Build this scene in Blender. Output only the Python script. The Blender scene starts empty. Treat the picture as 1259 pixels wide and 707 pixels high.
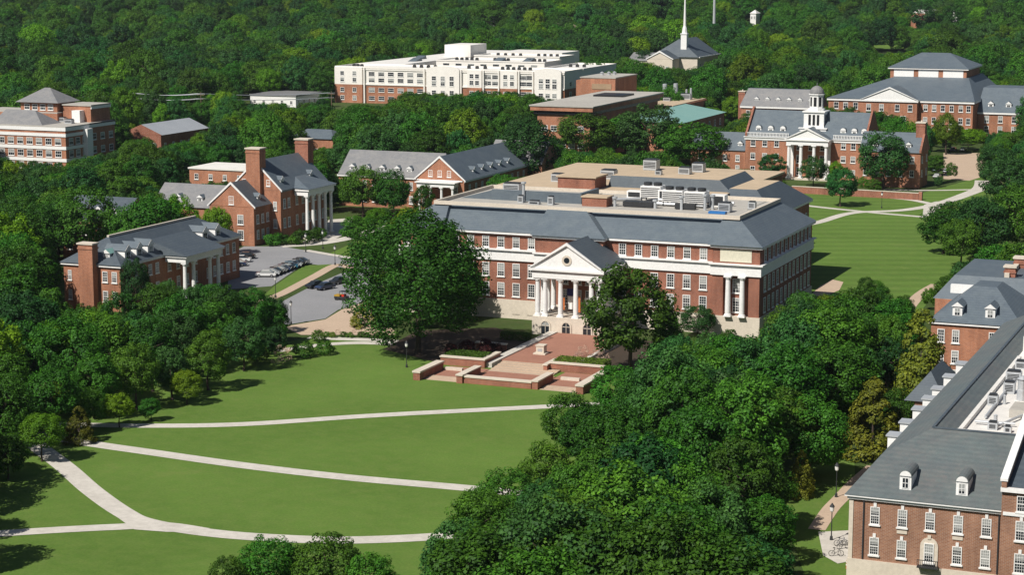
import bpy, bmesh, math, random
import numpy as np
from mathutils import Vector
R = math.radians
scene = bpy.context.scene
col = scene.collection
random.seed(7)

# ------------------------------------------------------------------ camera
F_PX, CAM_H, HORIZON = 2450.0, 68.0, -60.0          # focal length and horizon in photo pixels
PITCH = math.atan((353.5 - HORIZON) / F_PX)
YAW = R(22.5)                                        # world axes follow the campus street grid
cam = bpy.data.cameras.new('camera')
cam_o = bpy.data.objects.new('camera', cam)
col.objects.link(cam_o)
cam.sensor_width = 36.0
cam.lens = 36.0 * F_PX / 1259.0
cam.clip_start, cam.clip_end = 1.0, 8000.0
cam_o.location = (0, 0, CAM_H)
cam_o.rotation_euler = (math.pi / 2 - PITCH, 0, YAW)
scene.camera = cam_o

# ------------------------------------------------------------------ sky, sun, exposure
SUN_EL = R(47)
SUN_H = Vector((-0.36, -0.933, 0)).normalized()      # horizontal direction towards the sun
SUN = Vector((SUN_H.x * math.cos(SUN_EL), SUN_H.y * math.cos(SUN_EL), math.sin(SUN_EL)))
world = bpy.data.worlds.new('World')
scene.world = world
world.use_nodes = True
wn = world.node_tree.nodes
wn.clear()
sky = wn.new('ShaderNodeTexSky'); sky.sky_type = 'NISHITA'; sky.sun_disc = False
sky.sun_elevation = SUN_EL
sky.sun_rotation = math.atan2(SUN_H.x, SUN_H.y)
bg = wn.new('ShaderNodeBackground'); bg.inputs['Strength'].default_value = 0.052
wo = wn.new('ShaderNodeOutputWorld')
world.node_tree.links.new(sky.outputs[0], bg.inputs[0])
world.node_tree.links.new(bg.outputs[0], wo.inputs[0])
sun = bpy.data.lights.new('sun', 'SUN'); sun.energy = 5.0; sun.angle = R(0.5); sun.color = (1.0, 0.95, 0.87)
sun_o = bpy.data.objects.new('sun', sun)
sun_o.rotation_euler = SUN.to_track_quat('Z', 'Y').to_euler()
sun_o.location = (0, 0, 300)
col.objects.link(sun_o)
vs = scene.view_settings
vs.view_transform = 'Standard'; vs.look = 'None'; vs.exposure = 0.12; vs.gamma = 1.0; vs.use_curve_mapping = False

# ------------------------------------------------------------------ survey: photo pixel <-> ground point
cp, sp = math.cos(PITCH), math.sin(PITCH)
cy, sy = math.cos(YAW), math.sin(YAW)
def at(px, py, z=0.0):
    dx = (px - 629.5) / F_PX; dy = (353.5 - py) / F_PX
    d = (dx, cp + dy * sp, -sp + dy * cp)
    t = (z - CAM_H) / d[2]
    x, y = d[0] * t, d[1] * t
    return (x * cy - y * sy, x * sy + y * cy)
def proj(a, b, z):
    x, y = a * cy + b * sy, -a * sy + b * cy
    Z = y * cp - (z - CAM_H) * sp; Y = y * sp + (z - CAM_H) * cp
    return (629.5 + F_PX * x / Z, 353.5 - F_PX * Y / Z, Z)
def view_d(a, b): return -a * sy + b * cy
def hill(a, b):
    d = view_d(a, b)
    t = min(1, max(0, (d - 1060) / 1000.0))
    return 56 * t * t * (3 - 2 * t)

# ------------------------------------------------------------------ materials
def nodes(name):
    m = bpy.data.materials.new(name); m.use_nodes = True
    nt = m.node_tree
    return m, nt, nt.nodes['Principled BSDF']
def mixrgb(nt, fac, a, b, mode='MIX'):
    n = nt.nodes.new('ShaderNodeMix'); n.data_type = 'RGBA'; n.blend_type = mode
    for s, v in ((0, fac), (6, a), (7, b)):
        if hasattr(v, 'is_linked'): nt.links.new(v, n.inputs[s])
        elif s == 0: n.inputs[0].default_value = v
        else: n.inputs[s].default_value = (*v, 1)
    return n.outputs[2]
def noise(nt, scale, detail=4, vec=None, rough=0.6):
    n = nt.nodes.new('ShaderNodeTexNoise')
    n.inputs['Scale'].default_value = scale; n.inputs['Detail'].default_value = detail
    n.inputs['Roughness'].default_value = rough
    if vec is not None: nt.links.new(vec, n.inputs['Vector'])
    return n.outputs[0]
def ramp(nt, fac, lo, hi):
    n = nt.nodes.new('ShaderNodeMapRange'); n.inputs[1].default_value = lo; n.inputs[2].default_value = hi
    nt.links.new(fac, n.inputs[0]); return n.outputs[0]
def coords(nt, scale=None, rot=0):
    g = nt.nodes.new('ShaderNodeNewGeometry')
    if scale is None: return g.outputs['Position']
    m = nt.nodes.new('ShaderNodeMapping'); m.inputs['Scale'].default_value = scale
    m.inputs['Rotation'].default_value = (0, 0, rot)
    nt.links.new(g.outputs['Position'], m.inputs['Vector']); return m.outputs[0]
def mat(name, c1, c2=None, rough=0.8, s1=0.15, s2=2.5, spec=0.3, bump=0.0, stretch=None, metal=0.0, c3=None):
    """two (three) colours mixed by a broad and a fine noise"""
    m, nt, p = nodes(name)
    c2 = c2 or tuple(x * 0.8 for x in c1)
    pos = coords(nt, stretch or (1, 1, 1))
    f1 = ramp(nt, noise(nt, s1, 4, pos), 0.35, 0.65)
    f2 = ramp(nt, noise(nt, s2, 3, pos), 0.3, 0.7)
    a = mixrgb(nt, f1, c1, c2)
    b = mixrgb(nt, f2, c3 or tuple(x * 0.82 for x in c1), tuple(min(1, x * 1.12) for x in c1))
    o = mixrgb(nt, 0.5, a, b)
    nt.links.new(o, p.inputs['Base Color'])
    p.inputs['Roughness'].default_value = rough
    p.inputs['Specular IOR Level'].default_value = spec
    p.inputs['Metallic'].default_value = metal
    if bump:
        bn = nt.nodes.new('ShaderNodeBump'); bn.inputs['Strength'].default_value = bump; bn.inputs['Distance'].default_value = 0.1
        nt.links.new(f2, bn.inputs['Height']); nt.links.new(bn.outputs[0], p.inputs['Normal'])
    return m
def brick_mat(name, c1, c2, mortar=(.42, .34, .29)):
    m, nt, p = nodes(name)
    g = nt.nodes.new('ShaderNodeNewGeometry')
    sx = nt.nodes.new('ShaderNodeSeparateXYZ'); nt.links.new(g.outputs['Position'], sx.inputs[0])
    ad = nt.nodes.new('ShaderNodeMath'); nt.links.new(sx.outputs[0], ad.inputs[0]); nt.links.new(sx.outputs[1], ad.inputs[1])
    cx = nt.nodes.new('ShaderNodeCombineXYZ'); nt.links.new(ad.outputs[0], cx.inputs[0]); nt.links.new(sx.outputs[2], cx.inputs[1])
    b = nt.nodes.new('ShaderNodeTexBrick'); nt.links.new(cx.outputs[0], b.inputs['Vector'])
    b.inputs['Color1'].default_value = (*c1, 1); b.inputs['Color2'].default_value = (*c2, 1)
    b.inputs['Mortar'].default_value = (*mortar, 1)
    b.inputs['Scale'].default_value = 1.0; b.inputs['Brick Width'].default_value = 0.42
    b.inputs['Row Height'].default_value = 0.15; b.inputs['Mortar Size'].default_value = 0.012
    pos = coords(nt, (1, 1, 0.5))
    f = ramp(nt, noise(nt, 0.22, 4, pos), 0.3, 0.7)
    dk = mixrgb(nt, f, (.70, .69, .68), (1.14, 1.12, 1.10))
    st = mixrgb(nt, ramp(nt, noise(nt, 1.3, 3, coords(nt, (1, 1, .12))), .3, .7), (.86, .84, .84), (1.08, 1.08, 1.08))
    o = mixrgb(nt, 1.0, b.outputs[0], dk, 'MULTIPLY')
    o = mixrgb(nt, 1.0, o, st, 'MULTIPLY')
    nt.links.new(o, p.inputs['Base Color'])
    p.inputs['Roughness'].default_value = 0.85; p.inputs['Specular IOR Level'].default_value = 0.2
    return m
def slate_mat(name, c1, c2, c3, rough=0.55):
    m, nt, p = nodes(name)
    pos = coords(nt, (1, 1, 1))
    f1 = ramp(nt, noise(nt, .12, 4, pos), .35, .65)
    f2 = ramp(nt, noise(nt, 1.6, 3, coords(nt, (1, 1, 3))), .3, .7)
    f3 = noise(nt, 7.0, 2, coords(nt, (1, 1, 3)))
    o = mixrgb(nt, f1, c1, c2)
    o = mixrgb(nt, ramp(nt, f2, .2, 1.4), o, c3)
    w = nt.nodes.new('ShaderNodeTexWave'); w.bands_direction = 'Z'; w.inputs['Scale'].default_value = 1.1
    w.inputs['Distortion'].default_value = .6
    g = nt.nodes.new('ShaderNodeNewGeometry'); nt.links.new(g.outputs['Position'], w.inputs['Vector'])
    o = mixrgb(nt, ramp(nt, w.outputs[0], -.6, 2.2), o, tuple(x * .7 for x in c1))
    o = mixrgb(nt, 1.0, o, mixrgb(nt, f3, (.80, .80, .80), (1.18, 1.18, 1.18)), 'MULTIPLY')
    pt = ramp(nt, noise(nt, .35, 6, coords(nt, (1, 1, 2.2)), .75), .42, .72)
    o = mixrgb(nt, 1.0, o, mixrgb(nt, pt, (.90, .91, .93), (1.16, 1.13, 1.08)), 'MULTIPLY')
    sk = ramp(nt, noise(nt, 1.1, 3, coords(nt, (1, 1, .1))), .5, .8)
    o = mixrgb(nt, 1.0, o, mixrgb(nt, sk, (1, 1, 1), (.84, .85, .86)), 'MULTIPLY')
    nt.links.new(o, p.inputs['Base Color'])
    p.inputs['Roughness'].default_value = rough; p.inputs['Specular IOR Level'].default_value = .35
    return m
def leaf_mat(name, dark, light, trans=0.25):
    m, nt, p = nodes(name)
    oi = nt.nodes.new('ShaderNodeObjectInfo')
    pos = coords(nt)
    f = ramp(nt, noise(nt, .55, 3, pos), .3, .7)
    gi = nt.nodes.new('ShaderNodeNewGeometry')
    f2 = gi.outputs['Random Per Island']
    c = mixrgb(nt, f, dark, light)
    c = mixrgb(nt, 1.0, c, mixrgb(nt, f2, (.55, .6, .55), (1.5, 1.42, 1.35)), 'MULTIPLY')
    hs = nt.nodes.new('ShaderNodeHueSaturation')
    def rng(lo, hi, src):
        r = nt.nodes.new('ShaderNodeMapRange'); r.inputs[3].default_value = lo; r.inputs[4].default_value = hi
        nt.links.new(src, r.inputs[0]); return r.outputs[0]
    nt.links.new(rng(.482, .522, oi.outputs['Random']), hs.inputs['Hue'])
    wn_ = nt.nodes.new('ShaderNodeTexWhiteNoise'); wn_.noise_dimensions = '1D'
    nt.links.new(oi.outputs['Random'], wn_.inputs['W'])
    nt.links.new(rng(.62, 1.36, wn_.outputs[0]), hs.inputs['Value'])
    nt.links.new(c, hs.inputs['Color']); hs.inputs['Saturation'].default_value = 1.06
    d = nt.nodes.new('ShaderNodeBsdfDiffuse'); t = nt.nodes.new('ShaderNodeBsdfTranslucent')
    nt.links.new(hs.outputs[0], d.inputs[0]); nt.links.new(hs.outputs[0], t.inputs[0])
    mx = nt.nodes.new('ShaderNodeMixShader'); mx.inputs[0].default_value = trans
    nt.links.new(d.outputs[0], mx.inputs[1]); nt.links.new(t.outputs[0], mx.inputs[2])
    gl = nt.nodes.new('ShaderNodeBsdfGlossy'); gl.inputs['Roughness'].default_value = .6
    gl.inputs[0].default_value = (.9, .95, 1, 1)
    mx2 = nt.nodes.new('ShaderNodeMixShader'); mx2.inputs[0].default_value = .012
    nt.links.new(mx.outputs[0], mx2.inputs[1]); nt.links.new(gl.outputs[0], mx2.inputs[2])
    nt.links.new(mx2.outputs[0], nt.nodes['Material Output'].inputs[0])
    nt.nodes.remove(p)
    return m
def grass_mat(name, c1, c2, c3, stripes=None):
    m, nt, p = nodes(name)
    pos = coords(nt)
    o = mixrgb(nt, ramp(nt, noise(nt, .03, 6, pos, .7), .3, .7), tuple(x * .86 for x in c1), tuple(x * 1.06 for x in c2))
    o = mixrgb(nt, ramp(nt, noise(nt, .45, 5, pos, .7), .4, .95), o, c3)
    o = mixrgb(nt, 1.0, o, mixrgb(nt, noise(nt, 3.0, 3, pos), (.72, .72, .72), (1.28, 1.28, 1.28)), 'MULTIPLY')
    wear = ramp(nt, noise(nt, .09, 7, pos, .78), .58, .80)
    o = mixrgb(nt, wear, o, tuple(x * y for x, y in zip(c3, (1.12, 1.0, 1.15))))
    if stripes:
        w = nt.nodes.new('ShaderNodeTexWave'); w.inputs['Scale'].default_value = stripes[0]; w.bands_direction = 'X'
        w.inputs['Distortion'].default_value = 1.6; w.inputs['Detail'].default_value = 3
        nt.links.new(coords(nt, (1, 1, 1), stripes[1]), w.inputs['Vector'])
        k = stripes[2]
        o = mixrgb(nt, 1.0, o, mixrgb(nt, w.outputs[0], (1 - k, 1 - k, 1 - k), (1 + k, 1 + k, 1 + k)), 'MULTIPLY')
    nt.links.new(o, p.inputs['Base Color']); p.inputs['Roughness'].default_value = .95
    p.inputs['Specular IOR Level'].default_value = .1
    return m
def glass_mat(name):
    m, nt, p = nodes(name)
    oi = nt.nodes.new('ShaderNodeObjectInfo')
    tc = nt.nodes.new('ShaderNodeTexCoord')
    sx = nt.nodes.new('ShaderNodeSeparateXYZ'); nt.links.new(tc.outputs['Generated'], sx.inputs[0])
    a = nt.nodes.new('ShaderNodeMath'); a.operation = 'MULTIPLY_ADD'
    nt.links.new(oi.outputs['Random'], a.inputs[0]); a.inputs[1].default_value = 1.3; a.inputs[2].default_value = -.42
    s = nt.nodes.new('ShaderNodeMath'); s.operation = 'ADD'
    nt.links.new(a.outputs[0], s.inputs[0]); nt.links.new(sx.outputs[2], s.inputs[1])
    g = nt.nodes.new('ShaderNodeMath'); g.operation = 'GREATER_THAN'; g.inputs[1].default_value = 1.0
    nt.links.new(s.outputs[0], g.inputs[0])
    o = mixrgb(nt, g.outputs[0], (.018, .024, .03), (.3, .31, .3))      # glass, drawn blind
    nt.links.new(o, p.inputs['Base Color']); p.inputs['Roughness'].default_value = .08
    p.inputs['Specular IOR Level'].default_value = .55
    return m

M = {}
M['brick'] = brick_mat('red_brick', (.315, .104, .054), (.235, .072, .040))
M['brick_orange'] = brick_mat('orange_brick', (.420, .165, .080), (.320, .118, .058))
M['brick_brown'] = brick_mat('brown_brick', (.325, .165, .098), (.250, .120, .072))
M['stone'] = mat('limestone', (.62, .55, .46), (.52, .46, .38), s1=.4)
M['white'] = mat('white_paint', (.80, .79, .77), (.72, .72, .71), .5, s1=.3)
M['cream'] = mat('cream_panel', (.66, .63, .50), (.6, .57, .45), .7)
M['slate'] = slate_mat('blue_slate', (.124, .156, .184), (.145, .174, .200), (.100, .126, .148))
M['slate_dark'] = slate_mat('dark_slate', (.085, .108, .130), (.105, .128, .148), (.064, .082, .10))
M['slate_grey'] = slate_mat('grey_slate', (.230, .230, .235), (.265, .262, .262), (.185, .19, .2), .7)
M['slate_green'] = slate_mat('weathered_slate', (.140, .165, .168), (.165, .158, .155), (.108, .150, .152), .6)
M['copper'] = mat('green_copper', (.19, .36, .33), (.24, .40, .36), .6)
M['tan'] = mat('tan_membrane', (.50, .39, .27), (.42, .33, .23), .9, s1=.06, s2=.6)
M['gravel'] = mat('pale_roof_membrane', (.42, .40, .36), (.34, .32, .29), .9, s1=.08, s2=.9)
M['apartment_white'] = mat('ivory_render', (.80, .77, .72), (.74, .70, .65), .7, s1=.25)
M['white_roof'] = mat('white_roof_membrane', (.74, .72, .68), (.62, .6, .57), .8, s1=.06, s2=.6)
M['metal'] = mat('galvanised_metal', (.52, .54, .56), (.42, .44, .46), .4, metal=.3)
M['dark_metal'] = mat('dark_metal', (.035, .037, .04), rough=.45)
M['dark'] = mat('dark_opening_and_shade', (.018, .019, .022), rough=.4)
M['blue'] = mat('blue_tarpaulin', (.03, .16, .42), rough=.5)
M['asphalt'] = mat('asphalt', (.155, .16, .17), (.115, .12, .13), .9, s1=.08, s2=3)
M['asphalt_pale'] = mat('worn_asphalt', (.27, .27, .28), (.2, .205, .215), .9, s1=.1, s2=2)
M['concrete'] = mat('concrete_path', (.58, .545, .49), (.44, .41, .365), .9, s1=.3, s2=1.1, c3=(.47, .44, .39))
M['paver'] = mat('tan_pavers', (.50, .38, .28), (.42, .315, .235), .9, s1=.2, s2=2)
M['brick_paver'] = mat('red_brick_paving', (.34, .165, .115), (.28, .13, .09), .9, s1=.3, s2=2)
M['dirt'] = mat('bare_earth', (.36, .25, .16), (.27, .2, .13), .95, s1=.2, s2=1.5)
M['mulch'] = mat('dark_mulch', (.055, .038, .026), (.035, .03, .02), .95, s1=.3, s2=2)
M['lawn'] = grass_mat('mown_lawn', (.087, .160, .028), (.106, .184, .034), (.138, .190, .047))
M['lawn_striped'] = grass_mat('striped_lawn', (.090, .165, .030), (.104, .182, .034), (.135, .19, .048), (.045, R(-112.5), .085))
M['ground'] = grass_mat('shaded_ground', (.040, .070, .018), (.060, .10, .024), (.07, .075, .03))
M['frame'] = mat('window_frame_white', (.80, .79, .77), rough=.5)
M['glass'] = glass_mat('window_glass')
M['wood'] = mat('pole_wood', (.16, .11, .075), rough=.9)
M['bark'] = mat('bark', (.07, .052, .04), (.05, .038, .03), .95, s1=1, s2=6)
M['leaf'] = leaf_mat('leaves_broadleaf', (.036, .105, .015), (.074, .180, .022), .32)
M['leaf_light'] = leaf_mat('leaves_light', (.090, .185, .016), (.140, .250, .024), .32)
M['leaf_gold'] = leaf_mat('needles_golden', (.095, .118, .016), (.165, .180, .026), .25)
M['leaf_blue'] = leaf_mat('leaves_deep', (.024, .080, .021), (.050, .136, .032), .3)
M['leaf_red'] = leaf_mat('leaves_dark_red', (.045, .016, .014), (.085, .03, .026), .2)
M['leaf_white'] = leaf_mat('white_blossom', (.40, .27, .22), (.58, .44, .38), .25)
M['hedge'] = leaf_mat('hedge_leaves', (.060, .120, .018), (.090, .160, .026), .2)
M['orange'] = mat('orange_cloth', (.50, .15, .04), rough=.7)
M['red'] = mat('red_paint', (.55, .04, .02), rough=.5)
M['navy'] = mat('navy_cloth', (.03, .035, .14), rough=.7)
M['yellow'] = mat('yellow_paint', (.42, .26, .03), rough=.5)
M['tyre'] = mat('tyre_rubber', (.02, .02, .02), rough=.8)
M['chrome'] = mat('wheel_rim', (.5, .5, .52), rough=.3, metal=.8)
def car_paint(name, c):
    m, nt, p = nodes(name)
    p.inputs['Base Color'].default_value = (*c, 1); p.inputs['Roughness'].default_value = .3
    p.inputs['Coat Weight'].default_value = .6; p.inputs['Coat Roughness'].default_value = .05
    o = mixrgb(nt, noise(nt, 1.5, 3, coords(nt)), tuple(x * .85 for x in c), c); nt.links.new(o, p.inputs['Base Color'])
    return m
for k, c in dict(black=(.012, .013, .016), white=(.75, .75, .74), silver=(.40, .42, .44), navy=(.02, .035, .085), red=(.38, .03, .025), grey=(.13, .135, .145), teal=(.02, .12, .2)).items():
    M['car_' + k] = car_paint('car_paint_' + k, c)

# ------------------------------------------------------------------ mesh helpers
def fid(s, d, z): return (s, d, z)
def FB(y0): return lambda s, d, z: (s, y0 - d, z)     # facade facing -Y: s along X, d outwards
def FR(x0): return lambda s, d, z: (x0 + d, s, z)     # facade facing +X: s along Y, d outwards
class MB:
    def __init__(self, F=fid): self.v = []; self.f = []; self.m = []; self.F = F
    def add(self, pts, faces, m=0):
        n = len(self.v); self.v += [self.F(*p) for p in pts]
        for f in faces: self.f.append([n + i for i in f]); self.m.append(m)
        return self
    def box(self, x0, x1, y0, y1, z0, z1, m=0):
        p = [(x, y, z) for z in (z0, z1) for y in (y0, y1) for x in (x0, x1)]
        return self.add(p, [(0, 2, 3, 1), (4, 5, 7, 6), (0, 1, 5, 4), (2, 6, 7, 3), (0, 4, 6, 2), (1, 3, 7, 5)], m)
    def poly(self, pts, m=0): return self.add(pts, [tuple(range(len(pts)))], m)
    def prism(self, pts, axis, lo, hi, m=0):
        """polygon in the two other axes extruded along axis (0,1,2)"""
        def mk(p, c):
            q = list(p); q.insert(axis, c); return tuple(q)
        n = len(pts); P = [mk(p, lo) for p in pts] + [mk(p, hi) for p in pts]
        f = [tuple(range(n)), tuple(range(2 * n - 1, n - 1, -1))] + [(i, (i + 1) % n, n + (i + 1) % n, n + i) for i in range(n)]
        return self.add(P, f, m)
    def lathe(self, cx, cy_, prof, n=12, m=0):
        P = []; f = []
        for r, z in prof:
            for k in range(n):
                a = 2 * math.pi * (k + .5) / n; P.append((cx + r * math.cos(a), cy_ + r * math.sin(a), z))
        for i in range(len(prof) - 1):
            for k in range(n): f.append((i * n + k, i * n + (k + 1) % n, (i + 1) * n + (k + 1) % n, (i + 1) * n + k))
        f.append(tuple(range(n))); f.append(tuple((len(prof) - 1) * n + k for k in range(n)))
        return self.add(P, f, m)
    def tube(self, p, q, r, n=6, m=0, r2=None):
        p, q = Vector(p), Vector(q); d = (q - p).normalized()
        u = d.cross(Vector((0, 0, 1)) if abs(d.z) < .9 else Vector((1, 0, 0))).normalized(); w = d.cross(u)
        r2 = r if r2 is None else r2
        P = [tuple(c + (u * math.cos(2 * math.pi * k / n) + w * math.sin(2 * math.pi * k / n)) * rr) for c, rr in ((p, r), (q, r2)) for k in range(n)]
        f = [(k, (k + 1) % n, n + (k + 1) % n, n + k) for k in range(n)] + [tuple(range(n)), tuple(range(n, 2 * n))]
        return self.add(P, f, m)
    # roofs -----------------------------------------------------------
    def roof(self, x0, x1, y0, y1, z, h, axis='x', i0=None, i1=None, o=.5, m=0, gm=1):
        """ridge roof; i0/i1 = hip inset at the two ends, 0 = gable end (material gm)"""
        g = (o if i0 else .06, o if i1 else .06)
        if axis == 'x':
            X0, X1, Y0, Y1 = x0 - g[0], x1 + g[1], y0 - o, y1 + o; ym = (y0 + y1) / 2
            P = [(X0, Y0, z), (X1, Y0, z), (X1, Y1, z), (X0, Y1, z), ((x0 + i0) if i0 else X0, ym, z + h), ((x1 - i1) if i1 else X1, ym, z + h)]
            fa, fb = (0, 1, 5, 4), (2, 3, 4, 5); e0, e1 = (3, 0, 4), (1, 2, 5)
        else:
            X0, X1, Y0, Y1 = x0 - o, x1 + o, y0 - g[0], y1 + g[1]; xm = (x0 + x1) / 2
            P = [(X0, Y0, z), (X1, Y0, z), (X1, Y1, z), (X0, Y1, z), (xm, (y0 + i0) if i0 else Y0, z + h), (xm, (y1 - i1) if i1 else Y1, z + h)]
            fa, fb = (1, 2, 5, 4), (3, 0, 4, 5); e0, e1 = (0, 1, 4), (2, 3, 5)
        self.add(P, [fa, fb, (0, 3, 2, 1)], m)
        n = len(self.v) - 6
        for e, i in ((e0, i0), (e1, i1)):
            self.f.append([n + k for k in e]); self.m.append(m if i else gm)
        return self
    def mansard(self, x0, x1, y0, y1, z, h, i, o=.5, m=0, top=1):
        """frustum roof; i = inset (one value or left,right,front,back)"""
        l, r, fr, bk = i if isinstance(i, tuple) else (i,) * 4
        P = [(x0 - o, y0 - o, z), (x1 + o, y0 - o, z), (x1 + o, y1 + o, z), (x0 - o, y1 + o, z),
             (x0 + l, y0 + fr, z + h), (x1 - r, y0 + fr, z + h), (x1 - r, y1 - bk, z + h), (x0 + l, y1 - bk, z + h)]
        self.add(P, [(0, 1, 5, 4), (1, 2, 6, 5), (2, 3, 7, 6), (3, 0, 4, 7), (0, 3, 2, 1)], m)
        n = len(self.v) - 8; self.f.append([n + 4, n + 5, n + 6, n + 7]); self.m.append(top)
        return self
    def ring(self, x0, x1, y0, y1, z0, z1, d, m=0, t=None):
        """band round a rectangular wall, d proud of it"""
        t = t or .02
        self.box(x0 - d, x1 + d, y0 - d, y0 - t + .0, z0, z1, m).box(x0 - d, x1 + d, y1 + t, y1 + d, z0, z1, m)
        return self.box(x0 - d, x0 - t, y0 - t, y1 + t, z0, z1, m).box(x1 + t, x1 + d, y0 - t, y1 + t, z0, z1, m)
    def parapet(self, x0, x1, y0, y1, z0, z1, t=.35, m=0):
        self.box(x0, x1, y0, y0 + t, z0, z1, m).box(x0, x1, y1 - t, y1, z0, z1, m)
        return self.box(x0, x0 + t, y0 + t, y1 - t, z0, z1, m).box(x1 - t, x1, y0 + t, y1 - t, z0, z1, m)
    def mesh(self, name, mats, off=(0, 0, 0), recalc=True):
        me = bpy.data.meshes.new(name)
        me.from_pydata([(x - off[0], y - off[1], z - off[2]) for x, y, z in self.v], [], self.f)
        for mm in (mats if isinstance(mats, (list, tuple)) else [mats]): me.materials.append(mm)
        me.polygons.foreach_set('material_index', self.m)
        if recalc:
            bm = bmesh.new(); bm.from_mesh(me); bmesh.ops.recalc_face_normals(bm, faces=bm.faces); bm.to_mesh(me); bm.free()
        me.update(); return me
    def build(self, name, mats, root=None, label=None):
        off = tuple(root.location) if root else (0, 0, 0)
        if root is not None and root.type != 'EMPTY' and root.parent is not None: off = (0, 0, 0)
        o = bpy.data.objects.new(name, self.mesh(name, mats, off)); col.objects.link(o)
        if root is not None: o.parent = root
        if label: o['label'] = label
        return o
def tag(o, label, cat, group=None):
    o['label'] = label; o['category'] = cat
    if group: o['group'] = group
    return o
def thing(name, label, cat, loc, group=None):
    o = bpy.data.objects.new(name, None); o.empty_display_size = .5; col.objects.link(o); o.location = loc
    return tag(o, label, cat, group)
def inst(name, me, root, pos, rz=0, sub=None, scale=None, label=None):
    """a part with shared mesh data at a world position"""
    o = bpy.data.objects.new(name, me); col.objects.link(o)
    if sub is not None: o.parent = sub
    else:
        o.parent = root; o.location = Vector(pos) - root.location; o.rotation_euler = (0, 0, rz)
    if scale: o.scale = scale
    if label: o['label'] = label
    return o
def structure(name, mb, m):
    o = bpy.data.objects.new(name, mb.mesh(name, m)); col.objects.link(o); o['kind'] = 'structure'; return o

# windows: frame part with muntins and sill, glass pane as sub-part ------------------------------
WIN = {}
def win_mesh(w, h, nx, ny, sill, arch):
    k = (w, h, nx, ny, sill, arch)
    if k in WIN: return WIN[k]
    b = MB(); t = .095 if nx > 3 else (.13 if w > .9 else .1)
    b.box(-w / 2, -w / 2 + t, -.1, -.003, 0, h).box(w / 2 - t, w / 2, -.1, -.003, 0, h)
    b.box(-w / 2 + t, w / 2 - t, -.1, -.003, h - t, h).box(-w / 2 + t, w / 2 - t, -.1, -.003, 0, t)
    for i in range(1, nx):
        x = -w / 2 + t + (w - 2 * t) * i / nx; e = .016 if nx > 3 else .025; b.box(x - e, x + e, -.075, -.052, t, h - t)
    for j in range(1, ny):
        z = t + (h - 2 * t) * j / ny; e = .05 if j == ny // 2 else (.014 if nx > 3 else .022)
        b.box(-w / 2 + t, w / 2 - t, -.082, -.053, z - e, z + e)
    if sill: b.box(-w / 2 - .12, w / 2 + .12, -.2, -.003, -.17, -.005)
    if sill == 2: b.box(-.16, .16, -.14, -.003, h + .003, h + .45)
    if arch:
        n = 10; P = [(w / 2 * math.cos(math.pi * i / n), h + .004 + w / 2 * math.sin(math.pi * i / n)) for i in range(n + 1)]
        b.prism(P, 1, -.1, -.003)
    p = MB().poly([(-w / 2 + t, -.05, t), (w / 2 - t, -.05, t), (w / 2 - t, -.05, h - t), (-w / 2 + t, -.05, h - t)])
    WIN[k] = (b.mesh('window', M['frame']), p.mesh('pane', M['glass'], recalc=False)); return WIN[k]
def face_of(F):
    p, q = F(0, 0, 0), F(0, 1, 0)
    return 0 if q[1] < p[1] else math.pi / 2
def window(root, F, s, z0, w=1.25, h=2.2, nx=3, ny=4, sill=1, arch=0, d=0, name='window'):
    fm, pm = win_mesh(w, h, nx, ny, sill, arch)
    o = inst(name, fm, root, F(s, d, z0), face_of(F)); inst('pane', pm, root, None, sub=o); return o
def win_row(root, F, ss, zs, **k):
    for z in zs:
        for s in ss: window(root, F, s, z, **k)
def span(a, b, n): return [a + (b - a) * (i + .5) / n for i in range(n)]
# dormer: body part, window sub-part --------------------------------------------------------------
DOR = {}
def dormer(root, F, s, d, z, w=1.5, h=1.7, depth=3.2, rm='slate', arch=False):
    """front face at distance d outwards of F (negative = up the slope)"""
    k = (w, h, depth, rm, arch)
    if k not in DOR:
        b = MB()
        b.box(-w / 2, w / 2, 0, depth, -.3, h, 0)
        if arch:
            n = 8; P = [(w / 2 * 1.12 * math.cos(math.pi * i / n), h + .004 + w / 2 * math.sin(math.pi * i / n)) for i in range(n + 1)]
            b.prism(P, 1, -.12, depth + .8, 1)
            P = [(w / 2 * .98 * math.cos(math.pi * i / n), h + .004 + w / 2 * .9 * math.sin(math.pi * i / n)) for i in range(n + 1)]
            b.prism(P, 1, -.16, -.125, 0)
        else:
            P = [(-w / 2 - .25, h + .004), (w / 2 + .25, h + .004), (0, h + w * .55)]
            b.prism(P, 1, -.18, depth + .8, 1)
            P = [(-w / 2 - .2, h + .01), (w / 2 + .2, h + .01), (0, h + w * .5)]
            b.prism(P, 1, -.24, -.185, 0)
        wb = MB(); ww = w * .62; hh = h * .8
        wb.box(-ww / 2, ww / 2, -.06, -.003, .15, .15 + hh, 0)
        wb.box(-ww / 2 + .1, ww / 2 - .1, -.075, -.063, .25, .05 + hh, 1)
        wb.box(-.03, .03, -.1, -.078, .25, .05 + hh, 0).box(-ww / 2 + .1, ww / 2 - .1, -.1, -.079, .12 + hh / 2, .18 + hh / 2, 0)
        DOR[k] = (b.mesh('dormer', [M['white'], M[rm]]), wb.mesh('window', [M['frame'], M['glass']]))
    a, wmesh = DOR[k]
    o = inst('dormer', a, root, F(s, d, z), face_of(F)); inst('window', wmesh, root, None, sub=o); return o
COL = {}
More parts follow.
